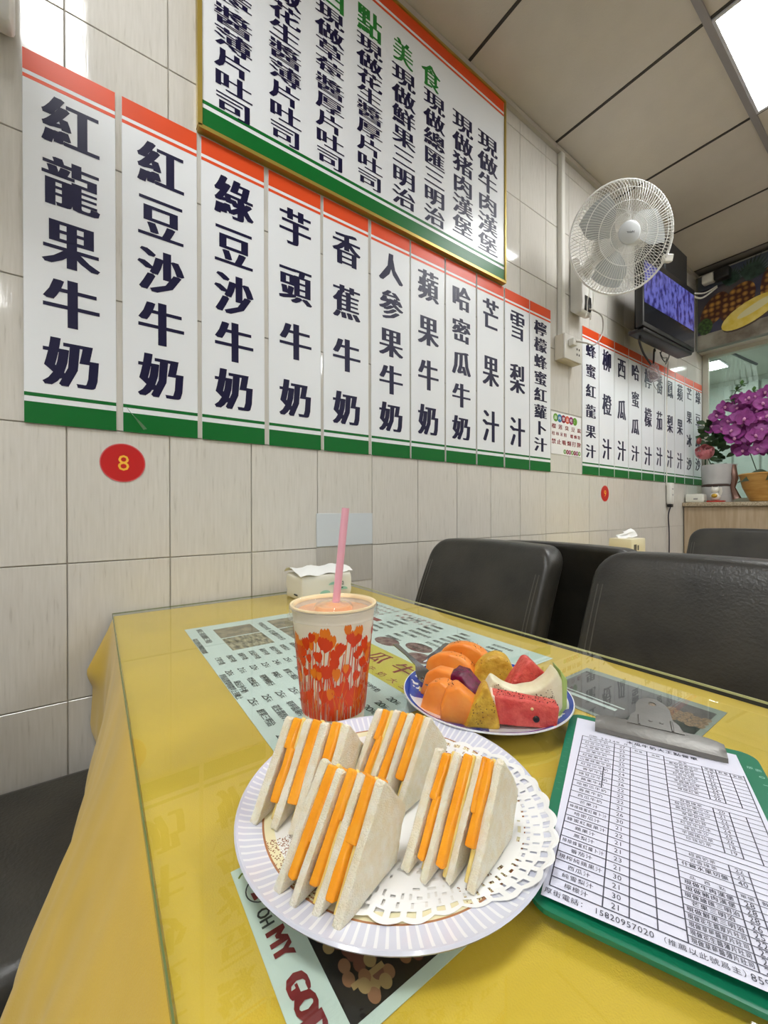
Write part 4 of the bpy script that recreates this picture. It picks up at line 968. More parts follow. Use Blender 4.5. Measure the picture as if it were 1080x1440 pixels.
rows = [('木瓜牛奶', 27), ('紅豆沙牛奶', 25), ('人參果牛奶', 26), ('芒果牛奶', 27), ('紅龍果牛奶', 25), ('山藥蜂蜜牛奶', 23), ('紅豆沙牛奶', 24), ('香芋牛奶', 25), ('綠豆沙牛奶', 26), ('蘋果牛奶', 22), ('哈密瓜牛奶', 22), ('香蕉牛奶', 22), ('西瓜牛奶', 21), ('芒果汁', 26), ('檸檬蜂蜜紅蘿卜汁', 30), ('哈密瓜汁', 21), ('蜂蜜紅龍果汁', 22), ('蘋果汁', 21), ('鳳梨汁', 21), ('檸檬蜂蜜紅蘿卜汁', 23), ('番茄汁', 21), ('現榨純蘋果汁', 30), ('西瓜汁', 21), ('純雪梨汁', 30), ('檸檬汁', 21)]
for k, (nm, pr) in enumerate(rows):
    put(nm, .163, v0+rh*(k+.5), .0047, wmax=.19); put(str(pr), .317, v0+rh*(k+.5), .0042, st=.6)
put('數量', .415, v0+rh*.5, .0036); put('金額', .515, v0+rh*.5, .0036)
rr = [(27, '現做牛肉漢堡', 28), (28, '現做豬肉漢堡', 28), (29, '現做總匯三明治', 28), (30, '芒果三明治', 26), (31, '現做鮮果三明治', 25), (32, '現做花生醬厚片吐司', 22), (33, '現做草莓醬厚片吐司', 22), (34, '現做花生醬薄片吐司', 20), (35, '現做草莓醬薄片吐司', 20), (24, '什錦水果切盤', 40)]
for k, nm, pr in rr: put(nm, .667, vr+r2*(k+.5), .0042, wmax=.19, bold=.02); put(str(pr), .806, vr+r2*(k+.5), .0042, st=.6)
small = ['酸奶芒果沙冰', '鳳梨百香冰沙', '草莓奶昔', '香草奶昔', '紅豆牛奶冰', '綠豆冰沙', '芋圓燒仙草', '珍珠奶茶', '檸檬紅茶', '蜂蜜柚子茶', '經典奶茶', '百香綠茶']
for k in list(range(1, 9))+list(range(11, 20))+list(range(22, 24)):
    put(small[k % 12], .667, vr+r2*(k+.5), .0038, wmax=.17); put(str(18+k % 9), .806, vr+r2*(k+.5), .0036, st=.6)
put('品名', .667, vr+r2*.5, .0036); put('單價', .806, vr+r2*.5, .0036); put('數量', .878, vr+r2*.5, .0036); put('金額', .95, vr+r2*.5, .0036)
put('品西點', .667, vr+r2*26.5, .0036, st=2); put('單價', .806, vr+r2*26.5, .0036); put('數量', .878, vr+r2*26.5, .0036); put('金額', .95, vr+r2*26.5, .0036)
put('日期：2024年　月　日', .25, .138, .0042, st=.8); put('木瓜牛奶大王點餐單', .55, .115, .0066, bold=.03)
put('厚街電話：', .13, .981, .0050); put('15820957020', .345, .981, .0042, st=.62); put('（推薦以此號爲主）', .605, .981, .0045); put('85938099', .815, .981, .0042, st=.62); put('加盟熱線', .945, .981, .0045, st=.7)
obj('lettering', lt, mat('form_ink', sr(66, 66, 80), .6), os_, smooth=0)
# the clip: a long pressed-steel jaw with a raised grip
M_chr = mat('brushed_steel', sr(138, 136, 132), .4, metal=1, var=.15, vscale=30, bump=.1, bscale=300, stretch=(1, 1, 1))
ck = thing('paper_clip_jaw', '', '', tuple(cp(.53, .02)))
bpy.data.objects.remove(ck)
jm = MB(); nn = 24
prof = [(.092, .0006), (.088, .0046), (.070, .0062), (.030, .0080), (-.012, .0088), (-.028, .0070)]     # along v, height
for i in range(nn+1):
    u = .135+(.93-.135)*i/nn; ed = min(i, nn-i)/nn; sh = .030*max(0, 1-ed/.16)**2
    for (v, h) in prof: jm.v.append(tuple(cp(u, v+(sh if v < .05 else 0), h-.0008)))
m_ = len(prof); jm.f = [(i*m_+j, (i+1)*m_+j, (i+1)*m_+j+1, i*m_+j+1) for i in range(nn) for j in range(m_-1)]
jaw = obj('clip_jaw', jm, M_chr, cb, smooth=18)
tgp = [(.35, .012), (.375, -.055), (.41, -.085), (.415, -.155), (.44, -.195), (.50, -.225), (.56, -.225), (.615, -.19), (.645, -.15), (.65, -.075), (.685, -.045), (.71, .012)]
tm = MB(); n = len(tgp); hh = lambda v: .0088+.030*(.02-v)
holec, hr = (.53, -.175), .017
gm = bmesh.new()
outer = [gm.verts.new(cp(u, v, hh(v)-.0008)) for u, v in tgp]
inner = [gm.verts.new(cp(holec[0]+hr*1.6*math.cos(a), holec[1]+hr*.9*math.sin(a), hh(holec[1]+hr*.9*math.sin(a))-.0008)) for a in [2*pi*k/16 for k in range(16)]]
ee = [gm.edges.new((outer[k], outer[(k+1) % n])) for k in range(n)]+[gm.edges.new((inner[k], inner[(k+1) % 16])) for k in range(16)]
bmesh.ops.triangle_fill(gm, use_beauty=True, edges=ee)
for f_ in gm.faces:
    if f_.normal.z < 0: f_.normal_flip()
grip = obj('clip_grip', MB().bm(gm), M_chr, cb, smooth=0)
mo = grip.modifiers.new('thickness', 'SOLIDIFY'); mo.thickness = .0008
for u in (.505, .575):
    obj('rivet', MB().ball(tuple(cp(u, -.035, hh(-.035)-.0009)), .0020, 8, sq=(1, 1, .45)), M_chr, grip, smooth=80)
for u in (.43, .64): obj('pressed_rib', MB().tube([cp(u, .01, .0085), cp(u, -.06, hh(-.06)-.0006)], .0011, 6), M_chr, grip)
obj('spring_pivot', MB().tube([cp(.34, -.033, .003), cp(.72, -.033, .003)], .0032, 8), M_black, cb)

# ================================================================== SANDWICH PLATE
pc = Vector((.863, .187, GT)); PR = .1155
def plate_z(r):
    pts = [(0, .0080), (.085, .0080), (.097, .0090), (.110, .0125), (.1155, .0145)]
    for (a, ha), (b, hb) in zip(pts, pts[1:]):
        if r <= b: return ha+(hb-ha)*(r-a)/(b-a)
    return .0145
def plate_mat(kind):
    m = bpy.data.materials.new('porcelain_'+kind); m.use_nodes = True; nt = m.node_tree; N = nt.nodes.new; L = nt.links.new
    b = nt.nodes['Principled BSDF']; b.inputs['Roughness'].default_value = .12; b.inputs['Coat Weight'].default_value = .3
    tc = N('ShaderNodeTexCoord'); sp = N('ShaderNodeSeparateXYZ'); L(tc.outputs['Object'], sp.inputs[0])
    def mt(op, a, bb=None):
        n = N('ShaderNodeMath'); n.operation = op
        for i, q in enumerate((a, bb)):
            if q is None: continue
            if isinstance(q, (int, float)): n.inputs[i].default_value = q
            else: L(q, n.inputs[i])
        return n.outputs[0]
    r = mt('SQRT', mt('ADD', mt('MULTIPLY', sp.outputs[0], sp.outputs[0]), mt('MULTIPLY', sp.outputs[1], sp.outputs[1])))
    ang = mt('ARCTAN2', sp.outputs[1], sp.outputs[0])
    def band(a, bb): return mt('MULTIPLY', mt('GREATER_THAN', r, a), mt('LESS_THAN', r, bb))
    col = None
    def over(base, fac, c):
        mx = N('ShaderNodeMix'); mx.data_type = 'RGBA'; L(fac, mx.inputs[0])
        if isinstance(base, tuple): mx.inputs[6].default_value = base
        else: L(base, mx.inputs[6])
        mx.inputs[7].default_value = c; return mx.outputs[2]
    if kind == 'striped':
        st = mt('GREATER_THAN', mt('SINE', mt('MULTIPLY', ang, 120)), .55)
        col = over(sr(240, 238, 232), mt('GREATER_THAN', r, .0975), sr(216, 218, 232))
        col = over(col, mt('MULTIPLY', st, band(.0975, .1135)), sr(240, 241, 246))
        col = over(col, band(.0895, .0965), sr(238, 230, 190))
        nz = N('ShaderNodeTexVoronoi'); nz.inputs['Scale'].default_value = 800; L(tc.outputs['Object'], nz.inputs['Vector'])
        sect = mt('GREATER_THAN', mt('SINE', mt('ADD', mt('MULTIPLY', ang, 4), .9)), .2)
        col = over(col, mt('MULTIPLY', mt('MULTIPLY', band(.080, .0968), sect), mt('LESS_THAN', nz.outputs['Distance'], .42)), sr(150, 104, 76))
        n2 = N('ShaderNodeTexNoise'); n2.inputs['Scale'].default_value = 150; L(tc.outputs['Object'], n2.inputs['Vector'])
        sect2 = mt('GREATER_THAN', mt('SINE', mt('ADD', mt('MULTIPLY', ang, 4), .9)), .62)
        col = over(col, mt('MULTIPLY', mt('MULTIPLY', band(.062, .084), sect2), mt('GREATER_THAN', n2.outputs[0], .53)), sr(142, 82, 78))
        col = over(col, band(.0962, .0976), sr(176, 122, 84))
    else:
        col = over(sr(236, 238, 242), band(.0925, .0972), sr(38, 66, 160))
        nz = N('ShaderNodeTexNoise'); nz.inputs['Scale'].default_value = 28; nz.inputs['Detail'].default_value = 3; L(tc.outputs['Object'], nz.inputs['Vector'])
        pet = mt('GREATER_THAN', mt('SINE', mt('ADD', mt('MULTIPLY', ang, 5), .9)), .05)
        col = over(col, mt('MULTIPLY', mt('MULTIPLY', band(.062, .0925), pet), mt('GREATER_THAN', nz.outputs[0], .42)), sr(40, 66, 170))
        col = over(col, mt('MULTIPLY', mt('MULTIPLY', band(.072, .080), mt('GREATER_THAN', mt('SINE', mt('ADD', mt('MULTIPLY', ang, 5), .9)), .93)), mt('GREATER_THAN', nz.outputs[0], .4)), sr(210, 180, 90))
    L(col, b.inputs['Base Color']); return m
p_ = obj('dinner_plate', MB().lathe([(0, .0), (.070, .0), (.076, .0005), (.078, .0025), (.098, .0050), (.110, .0088), (.1155, .0122), (.1162, .0136), (.1150, .0148), (.110, .0127), (.097, .0092), (.085, .0082), (0, .0082)], 96, pc), plate_mat('striped'), None, tuple(pc), 60)
tag(p_, 'white plate with a pale ribbed rim and gold band under the sandwiches', 'plate', 'plates on the front table')
# paper doily with cut holes
dc = Vector((.884, .199)); DR = .0935
dm = MB(); na, nr = 300, 44
rs_ = [DR*(.02+.98*(j/nr)) for j in range(nr+1)]
sc = 30
def dpt(a, r):
    sca = 1+.035*(abs(math.sin(a*sc/2))-.5)*max(0, (r/DR-.86)/.14)
    da = (a-5.85+pi) % (2*pi)-pi; sca *= 1-.15*math.exp(-(da/.38)**2)*(r/DR)**2
    x = dc.x+r*sca*math.cos(a); y = dc.y+r*sca*math.sin(a); rr_ = math.hypot(x-pc.x, y-pc.y)
    lift = .0010+.0009*math.sin(a*5+1)*max(0, r/DR-.5)*2
    return (x, y, GT+plate_z(min(rr_, .1155))+max(lift, .0006)+(.004*max(0, (rr_-.112)/.02)))
for j in range(nr+1):
    for i in range(na): dm.v.append(dpt(2*pi*i/na, rs_[j]))
def hole(a, q):          # q: relative radius
    ring = [(.93, 60, .46, .022), (.865, 60, .38, .014), (.80, 90, .42, .013), (.74, 45, .36, .018), (.675, 60, .40, .014), (.60, 30, .30, .016), (.54, 60, .35, .012)]
    for q0, n, wd, hr_ in ring:
        if q0 in (.60,) and math.sin(a*6) < 0: continue
        if q0 in (.74, .675) and math.sin(a*10+q0*20) < -.35: continue
        ph = ((a*n/(2*pi)) % 1)-.5
        if (ph/(wd/2+.06))**2+((q-q0)/hr_)**2 < 1: return True
    return False
for j in range(nr):
    q = (rs_[j]+rs_[j+1])/2/DR
    for i in range(na):
        if hole(2*pi*(i+.5)/na, q): continue
        i2 = (i+1) % na; dm.f.append((j*na+i, j*na+i2, (j+1)*na+i2, (j+1)*na+i))
dm.f.append(tuple(range(na))[::-1])
dy_ = obj('paper_doily', dm, mat('doily_paper', sr(240, 240, 238), .7), None, (dc.x, dc.y, GT+.009), 0)
tag(dy_, 'white lace paper doily between the plate and the sandwiches', 'doily')
# sandwiches
M_bread = mat('bread_crumb', sr(252, 246, 228), .9, col2=sr(246, 234, 204), vscale=140, bump=.8, bscale=1100, sss=.15)
M_mango = mat('mango_flesh', sr(255, 174, 46), .16, col2=sr(252, 160, 30), vscale=60, bump=.3, bscale=350)
M_butter = mat('custard_edge', sr(240, 208, 110), .6, col2=sr(236, 214, 140), vscale=200)
SP = [(0, 0), (.0395, .0575), (.0425, .0580), (.064, .031), (.0655, .027), (.053, 0)]
def sandwich(b0, phi, thick, lab, seed, order, stack=0, slant=0):
    ph = math.radians(phi); stv = Vector((math.cos(math.radians(stack)), math.sin(math.radians(stack)), 0))/math.cos(math.radians(stack-phi)); sx = Vector((math.cos(ph), math.sin(ph), 0)); bk = Vector((-math.sin(ph), math.cos(ph), 0))
    z0 = GT+.0104; org = Vector((b0[0], b0[1], z0))
    t = thing('sandwich', lab, 'sandwich', tuple(org), 'mango sandwiches on the plate')
    rg = random.Random(seed)
    wb = [.0066, .0058, .0058, .0066]; wm = [.0088, .0088, .0088]; tot = sum(wb)+sum(wm); k_ = thick/tot
    pos = 0
    # local frame: x along bk, y along -sx (stack to the left), z up
    def frame(off, tilt, ds, dz): 
        o = org-stv*off+bk*ds+Z_*dz
        M = Matrix(((bk.x, -sx.x, 0, o.x), (bk.y, -sx.y, 0, o.y), (0, 0, 1, o.z), (0, 0, 0, 1)))
        return M @ Matrix(((1, 0, 0, 0), (0, 1, -slant/.058, 0), (0, 0, 1, 0), (0, 0, 0, 1)))
    for i in range(4):
        wd = wb[i]*k_; ds = rg.uniform(-.0035, .002) if i in (1, 2) else rg.uniform(-.001, .001)
        pts = [(x*(1+rg.uniform(-.02, .02)), z*(1+rg.uniform(-.015, .01)) if z > .01 else z) for x, z in SP]
        mb = MB().prism(pts, wd*1.04, .0012, 2, cuts=3).noisy(.0009, 160, seed+i).noisy(.0006, 600, seed+i); 
        mb.v = [tuple(frame(pos+wd/2, 0, ds, 0) @ Vector((v[0], v[1], max(v[2], -.0002)))) for v in mb.v]
        br = obj('bread_slice', mb, M_bread, t, smooth=70)
        pos += wd
        if i < 3:
            wd = wm[i]*k_; n = 2
            segs = order[i]
            for q, (a, b, sft, ww, inn) in enumerate(segs):
                # piece along the cut edge between fractions a..b, reaching inwards
                E0, E1 = Vector((.0, .0)), Vector((.0410, .0585)); d = (E1-E0); nrm = Vector((d.y, -d.x)).normalized()
                A_0 = E0+d*a; B_0 = E0+d*b
                pts = [A_0-nrm*.0012*rg.uniform(.2, 1.), B_0-nrm*.0012*rg.uniform(.2, 1.2), B_0+nrm*inn*.8, A_0+nrm*inn]
                pts = [(p.x, max(p.y, .0015)) for p in pts]
                mb = MB().prism(pts, wd*ww, .0016, 3, cuts=2).noisy(.0009, 130, seed+10+i*3+q)
                Mx = frame(pos+wd/2+sft*wd, 0, 0, 0); mb.v = [tuple(Mx @ Vector(v)) for v in mb.v]
                obj('mango_slice', mb, M_mango, t, smooth=60)
            # custard smear on the bread beside the fruit
            pts = [(.004, .002), (.0405, .0575), (.0425, .0575), (.058, .03), (.045, .004)]
            mb = MB().prism(pts, wd*.34, .0004, 1, cuts=1).noisy(.0006, 200, seed+30+i)
            Mx = frame(pos+wd*.16, 0, .0008, 0); mb.v = [tuple(Mx @ Vector((v[0], v[1], max(v[2], .001)))) for v in mb.v]
            obj('custard_layer', mb, M_butter, t, smooth=60)
            pos += wd
    return t
full = [(.16, 1.0, 0, .95, .024)]
sandwich((.929, .103), 18, .0480, 'front left mango sandwich nearest the camera on the plate', 1, [[(.50, 1.0, .0, .9, .022), (.12, .62, .18, .7, .02)], [(.16, 1.0, .05, .7, .024), (.62, 1.0, -.3, .4, .02)], [(.14, .98, .1, .75, .02), (.40, .98, -.3, .5, .02)]], 27)
sandwich((.956, .176), 14, .0430, 'front right mango sandwich standing on the lace doily', 2, [[(.30, 1.0, -.1, .8, .022), (.55, 1.0, .25, .5, .02)], [(.10, 1.0, 0, .85, .024)], [(.12, .62, -.1, .7, .02), (.58, .98, .15, .8, .022)]], 35)
sandwich((.885, .176), 12, .0430, 'back right mango sandwich between the cup and the fruit plate', 3, [[(.34, 1.0, 0, .9, .022)], [(.15, 1.0, 0, .85, .024)], [(.15, .72, -.12, .7, .02), (.66, 1.0, .12, .8, .02)]], 36)
sandwich((.868, .122), 29, .0540, 'back left mango sandwich beside the paper cup', 4, [[(.3, 1.0, 0, .85, .02)], [(.22, 1.0, 0, .9, .024)], [(.2, .70, -.15, .7, .02), (.68, .99, .1, .8, .02)]], 40)

# ================================================================== CUP
cc = Vector((.708, .219, GT+.0002)); CH, CR0, CR1 = .1235, .0345, .0465
def crad(z): return CR0+(CR1-CR0)*z/CH
cup = thing('paper_cup', 'tall paper cup printed with orange poppies, pink straw in it', 'cup', tuple(cc))
M_cup = mat('cup_paper', sr(236, 230, 214), .4)
obj('body', MB().lathe([(0, .005), (CR0-.002, .005), (CR0-.001, 0), (CR0, 0), (CR0, .002), (CR1, CH), (CR1+.0015, CH+.0005), (CR1+.002, CH+.002), (CR1, CH+.0035), (CR1-.0018, CH+.002), (CR1-.0022, CH-.004), (CR1-.006, CH-.03)], 64, cc), M_cup, cup, smooth=50)
M_pop = mat('poppy_red', sr(216, 60, 10), .42); M_popo = mat('poppy_orange', sr(232, 124, 20), .42)
rg = random.Random(21)
def con(a, z, h): r = crad(z)+h; return (cc.x+r*math.cos(a), cc.y+r*math.sin(a), cc.z+z)
def flower(mb, a, z, s_, h, tall=1., rot=0):
    pts = []; n = 9
    prof = [(-.15, -1), (-.75, -.35), (-1, .35), (-.8, .9)]
    top = [(-.8+1.6*k/6, .9+(.22 if k % 2 else -.06)) for k in range(1, 6)]
    P = prof+top+[(.8, .9), (1, .35), (.75, -.35), (.15, -1)]
    c_, s2 = math.cos(rot), math.sin(rot)
    P = [(x*c_-y*s2, x*s2+y*c_) for x, y in P]
    cen = con(a, z, h); vs = [cen]+[con(a+x*s_/.042, z+y*s_*tall, h) for x, y in P]
    mb.add(vs, [(0, k, k+1) for k in range(1, len(P))]+[(0, len(P), 1)])
red, ora = MB(), MB()
def stem(mb, a, z0, z1, wd, lean, h):
    n = 6
    for k in range(n):
        u0, u1 = k/n, (k+1)/n; za, zb_ = z0+(z1-z0)*u0, z0+(z1-z0)*u1; aa, ab = a+lean*u0*u0, a+lean*u1*u1
        mb.quad(con(aa-wd, za, h), con(aa+wd, za, h), con(ab+wd, zb_, h), con(ab-wd, zb_, h))
ZB, ZT = .0105, .088
def con(a, z, h): z = .0085+(z-.0085)*1.30; r = crad(z)+h; return (cc.x+r*math.cos(a), cc.y+r*math.sin(a), cc.z+z)
for k in range(34): a = 2*pi*k/34+rg.uniform(-.07, .07); z = rg.uniform(.062, .086); flower(ora, a, z, rg.uniform(.004, .0058), .00025, 1.1, rg.uniform(-.3, .3)); stem(ora, a-.1, ZB, z-.004, .012, .1, .00022)
for k in range(72): a = 2*pi*k/72+rg.uniform(-.06, .06); z = rg.uniform(.050, .079); flower(red, a, z, rg.uniform(.0038, .006), .0004, .95, rg.uniform(-.6, .6)); stem(red, a-.06, ZB, z-.004, .011, .06+rg.uniform(-.1, .1), .00042)
for k in range(64): a = rg.uniform(0, 2*pi); z = rg.uniform(.022, .058); flower(red, a, z, rg.uniform(.004, .007), .00045, .8, rg.uniform(-.9, .9))
for k in range(24): a = rg.uniform(0, 2*pi); z = rg.uniform(.030, .06); flower(ora, a, z, rg.uniform(.003, .005), .00055, 1.1, rg.uniform(-.6, .6))
for k in range(170): a = rg.uniform(0, 2*pi); stem(red, a, ZB, rg.uniform(.022, .056), rg.uniform(.008, .022), rg.uniform(-.18, .18), .0005)
for k in range(90): a = rg.uniform(0, 2*pi); stem(ora, a, ZB+rg.uniform(0, .01), rg.uniform(.022, .05), rg.uniform(.004, .01), rg.uniform(-.18, .18), .0006)
obj('poppy_print', red, M_pop, cup, smooth=80); obj('orange_print', ora, M_popo, cup, smooth=80)
M_drink = mat('papaya_shake', sr(250, 186, 130), .35, col2=sr(246, 168, 106), vscale=40, sss=.2)
obj('drink', MB().lathe([(CR1-.0035, CH-.012), (CR1-.004, CH-.0035), (.032, CH-.003), (.021, CH-.003), (.019, CH+.0015), (.016, CH+.0022), (.010, CH+.0022), (.007, CH+.0045), (0, CH+.005)], 48, cc), M_drink, cup, smooth=50)
M_lid = clear('clear_lid', (.97, .97, .96, 1), 1.45, .06, .09, (.94, .94, .92, 1))
lid = obj('lid', MB().lathe([(CR1+.0036, CH-.0085), (CR1+.0050, CH-.0075), (CR1+.0030, CH-.0060), (CR1+.0034, CH+.002), (CR1+.0022, CH+.0052), (CR1-.0008, CH+.0052), (CR1-.003, CH+.0005), (.034, CH-.0018), (.0225, CH-.0016), (.0205, CH+.0032), (.0105, CH+.0036), (.008, CH+.0062), (.0045, CH+.0064)], 56, cc), M_lid, cup, smooth=50)
obj('lid_rim', MB().lathe([(CR1+.0026, CH+.0036), (CR1+.0022, CH+.0052), (CR1-.0002, CH+.0055), (CR1-.0022, CH+.0040), (CR1-.0028, CH+.001)], 56, cc), mat('cream_rim', sr(244, 222, 176), .35), lid, smooth=60)
st1 = ond(486, 714.5, (Vector((cc.x, cc.y, .9))-CAM).dot(FW)+.004)
st0 = Vector((cc.x, cc.y, GT+.03)); 
dS = (st1-(Vector((cc.x+.001, cc.y+.002, GT+CH)))); st0 = st1-dS*1.55
sm = MB(); sm.tube([st0, st1], .0043, 16, False); sm.tube([st0, st1], .0039, 16, False)
s_ = obj('straw', sm, mat('pink_straw', sr(244, 180, 198), .35), cup, smooth=60)

# tissue pack on the front table
t = thing('tissue_pack', 'soft white tissue pack with green hills print behind the cup', 'tissue pack', (.108, .5, GT), 'tissue packs')
Mp = Matrix.Translation((.108, .497, GT)) @ Matrix.Rotation(.06, 4, 'Z')
hx, hy, hz = .047, .076, .064
pk = MB(); n = 10
bm = bmesh.new(); bmesh.ops.create_cube(bm, size=1)
for v in bm.verts: v.co = Vector((v.co.x*2*hx, v.co.y*2*hy, (v.co.z+.5)*hz))
bmesh.ops.bevel(bm, geom=bm.edges[:], offset=.006, segments=2, profile=.5, affect='EDGES'); bmesh.ops.subdivide_edges(bm, edges=bm.edges[:], cuts=4, use_grid_fill=True)
for v in bm.verts: v.co += Vector((1, 1, .6))*.0035*noise.noise(v.co*45)*(1 if v.co.z > .01 else 0)
pk.bm(bm, Mp)
t_p = obj('pack', pk, mat('tissue_wrap', sr(226, 222, 208), .35), t, smooth=60)
fl = MB()
for i in range(13):
    for j in range(7):
        u, v = i/12-.5, j/6-.5
        fl.v.append(tuple(Mp @ Vector((2.1*hx*v+.003*math.sin(i), 2.12*hy*u, hz+.006+.010*math.exp(-((v+.1)/.35)**2)+.003*math.sin(i*1.3+j)-(.006 if abs(v) > .45 else 0)))))
fl.f = [(i*7+j, i*7+j+1, (i+1)*7+j+1, (i+1)*7+j) for i in range(12) for j in range(6)]
obj('top_flap', fl, mat('tissue_top', sr(240, 240, 236), .5), t, smooth=70)
xf = hx+.0036
def side(y, z): return Mp @ Vector((xf, y, z))
hl = MB()
for (y, z, r) in ((-.010, .014, .016), (.016, .034, .015), (.045, .018, .016)):
    hl.poly([side(y+r*math.cos(a), z+r*.5*math.sin(a)) for a in [pi*k/12 for k in range(13)]])
obj('hill_print', hl, mat('hill_green', sr(150, 196, 176), .5), t_p, smooth=0)
obj('lettering', MB().text('Mila', side(.036, .038), Mp.to_3x3() @ Y_, Z_, .026, .016, 0).box(tuple(side(.030, .022)-Vector((.0003, 0, 0))), tuple(side(.046, .025)+Vector((.0003, 0, 0)))), M_ink, t_p, smooth=0)
obj('dark_print', MB().box(tuple((Mp @ Vector((.01, -hy-.004, .012)))-Vector((0, .0, 0))), tuple((Mp @ Vector((.03, -hy-.0035, .0155))))), M_ink, t_p, smooth=0)

# ================================================================== FRUIT PLATE
fc = Vector((.789, .382, GT)); 
p2 = obj('fruit_plate', MB().lathe([(0, 0), (.055, 0), (.059, .0005), (.061, .003), (.083, .0070), (.095, .0130), (.0985, .0152), (.0982, .0166), (.0962, .0164), (.087, .0115), (.070, .0075), (.062, .0070), (0, .0070)], 96, fc), plate_mat('blue'), None, tuple(fc), 60)
tag(p2, 'white plate with cobalt blue rim and flowers holding cut fruit', 'plate', 'plates on the front table')
FZ = GT+.0075
VY = math.radians(40.6)                                        # image-right direction on the table
M_pap = mat('papaya_flesh', sr(248, 158, 66), .3, col2=sr(244, 140, 50), vscale=40, bump=.2, bscale=200)
M_drag = mat('dragonfruit_flesh', sr(122, 16, 70), .25, col2=sr(78, 6, 40), vscale=120, bump=.4, bscale=300)
M_pin = mat('pineapple_flesh', sr(224, 184, 62), .35, col2=sr(200, 150, 40), vscale=110, bump=1, bscale=220)
M_wm = mat('watermelon_flesh', sr(228, 100, 88), .3, col2=sr(206, 62, 58), vscale=110, bump=.8, bscale=350)
M_wr = mat('watermelon_rind', sr(236, 214, 190), .4); M_gv = mat('guava_flesh', sr(240, 236, 206), .45, col2=sr(228, 222, 184), vscale=60, bump=.3, bscale=200)
M_gs = mat('guava_skin', sr(170, 196, 110), .35); M_pep = mat('plum_powder', sr(96, 54, 36), .8); M_seed = mat('dark_seed', sr(24, 16, 14), .3)
def fruit(nm, lab, px, py, zc, prof, depth, yaw, bev, m, grp, tilt=0, lean=0, part='flesh', cuts=1, amp=.001, seed=0, h0=None):
    """prof: profile in (x across, z up) metres with z=0 at the bottom; stands on the plate"""
    p = onz(px, py, FZ+zc); p.z = FZ+(h0 or .0005)
    t = thing(nm, lab, 'fruit', tuple(p), grp)
    Mx = Matrix.Translation(p) @ Matrix.Rotation(VY+math.radians(yaw), 4, 'Z') @ Matrix.Rotation(math.radians(lean), 4, 'X') @ Matrix.Rotation(math.radians(tilt), 4, 'Y')
    mb = MB().prism(prof, depth, bev, 3, cuts=cuts).noisy(amp, 60, seed); mb.v = [tuple(Mx @ Vector(v)) for v in mb.v]
    b = obj(part, mb, m, t, smooth=60)
    return t, Mx, b
def arc(w2, h, base, n=8, flat_=.0):
    return [(-w2, 0), (w2, 0)]+[(w2*math.cos(pi*k/n), base+(h-base)*math.sin(pi*k/n)) for k in range(n+1)]
def pepper(t, Mx, x0, x1, y0, y1, z, n, seed, m=None, zf=None, r=.0006):
    rg = random.Random(seed); mb = MB()
    for k in range(n):
        x, y = rg.uniform(x0, x1), rg.uniform(y0, y1); zz = zf(x, y) if zf else z
        mb.ball((x, y, zz), r*rg.uniform(.5, 1.2), 3)
    mb.v = [tuple(Mx @ Vector(v)) for v in mb.v]
    o = obj('plum_powder', mb, m or M_pep, t, smooth=60); o['kind'] = 'stuff'; return o
GP = 'papaya wedges on the fruit plate'
a_ = arc(.034, .040, .018)
t, Mx, b = fruit('papaya_wedge', 'farthest papaya wedge at the back of the fruit plate', 654, 925, .018, a_, .022, -14, .005, M_pap, GP, seed=1); pepper(t, Mx, -.02, .03, -.009, .009, .04, 24, 1, zf=lambda x, y: .018+.022*math.sqrt(max(0, 1-(x/.034)**2)))
t, Mx, b = fruit('papaya_wedge', 'curved papaya wedge second from the back', 633, 940, .018, arc(.033, .038, .016), .02, -16, .005, M_pap, GP, seed=2, lean=-6); pepper(t, Mx, .0, .03, -.009, .009, .04, 18, 2, zf=lambda x, y: .016+.022*math.sqrt(max(0, 1-(x/.033)**2)))
t, Mx, b = fruit('papaya_wedge', 'papaya wedge leaning at the left rim by the fork', 620, 960, .018, [(-.026, 0), (.018, 0), (.026, .030), (.014, .036), (-.004, .036), (-.016, .028)], .018, -22, .004, M_pap, GP, seed=3)
t, Mx, b = fruit('papaya_wedge', 'blocky papaya wedge at the front left of the plate', 617, 982, .016, [(-.020, 0), (.014, 0), (.020, .034), (.006, .038), (-.008, .034), (-.016, .018)], .020, -20, .004, M_pap, GP, seed=4); pepper(t, Mx, -.004, .018, -.008, .008, .037, 10, 4)
t, Mx, b = fruit('papaya_wedge', 'thick papaya wedge at the front beside the pineapple', 646, 990, .018, [(-.020, 0), (.016, 0), (.023, .020), (-.002, .041), (-.014, .036), (-.020, .014)], .024, 2, .004, M_pap, GP, seed=5); pepper(t, Mx, -.008, .018, -.009, .009, .03, 26, 5, zf=lambda x, y: .0395-.021*max(0, (x+.002)/.025))
t, Mx, b = fruit('dragonfruit_chunk', 'dark purple dragon fruit chunk in the middle of the plate', 664, 962, .026, [(-.025, 0), (.026, 0), (.028, .018), (.018, .026), (.004, .025), (-.008, .038), (-.022, .037)], .03, -18, .002, M_drag, None, seed=6, amp=.004, cuts=2)
GN = 'pineapple chunks on the fruit plate'
t, Mx, b = fruit('pineapple_chunk', 'rounded pineapple chunk at the back of the plate', 693, 940, .022, [(-.026, 0), (.024, 0), (.027, .018), (.018, .038), (.004, .044), (-.012, .036), (-.026, .014)], .024, 4, .006, M_pin, GN, seed=7, amp=.002, cuts=2); pepper(t, Mx, -.02, .022, -.012, -.005, .03, 30, 7, zf=lambda x, y: random.uniform(.012, .036))
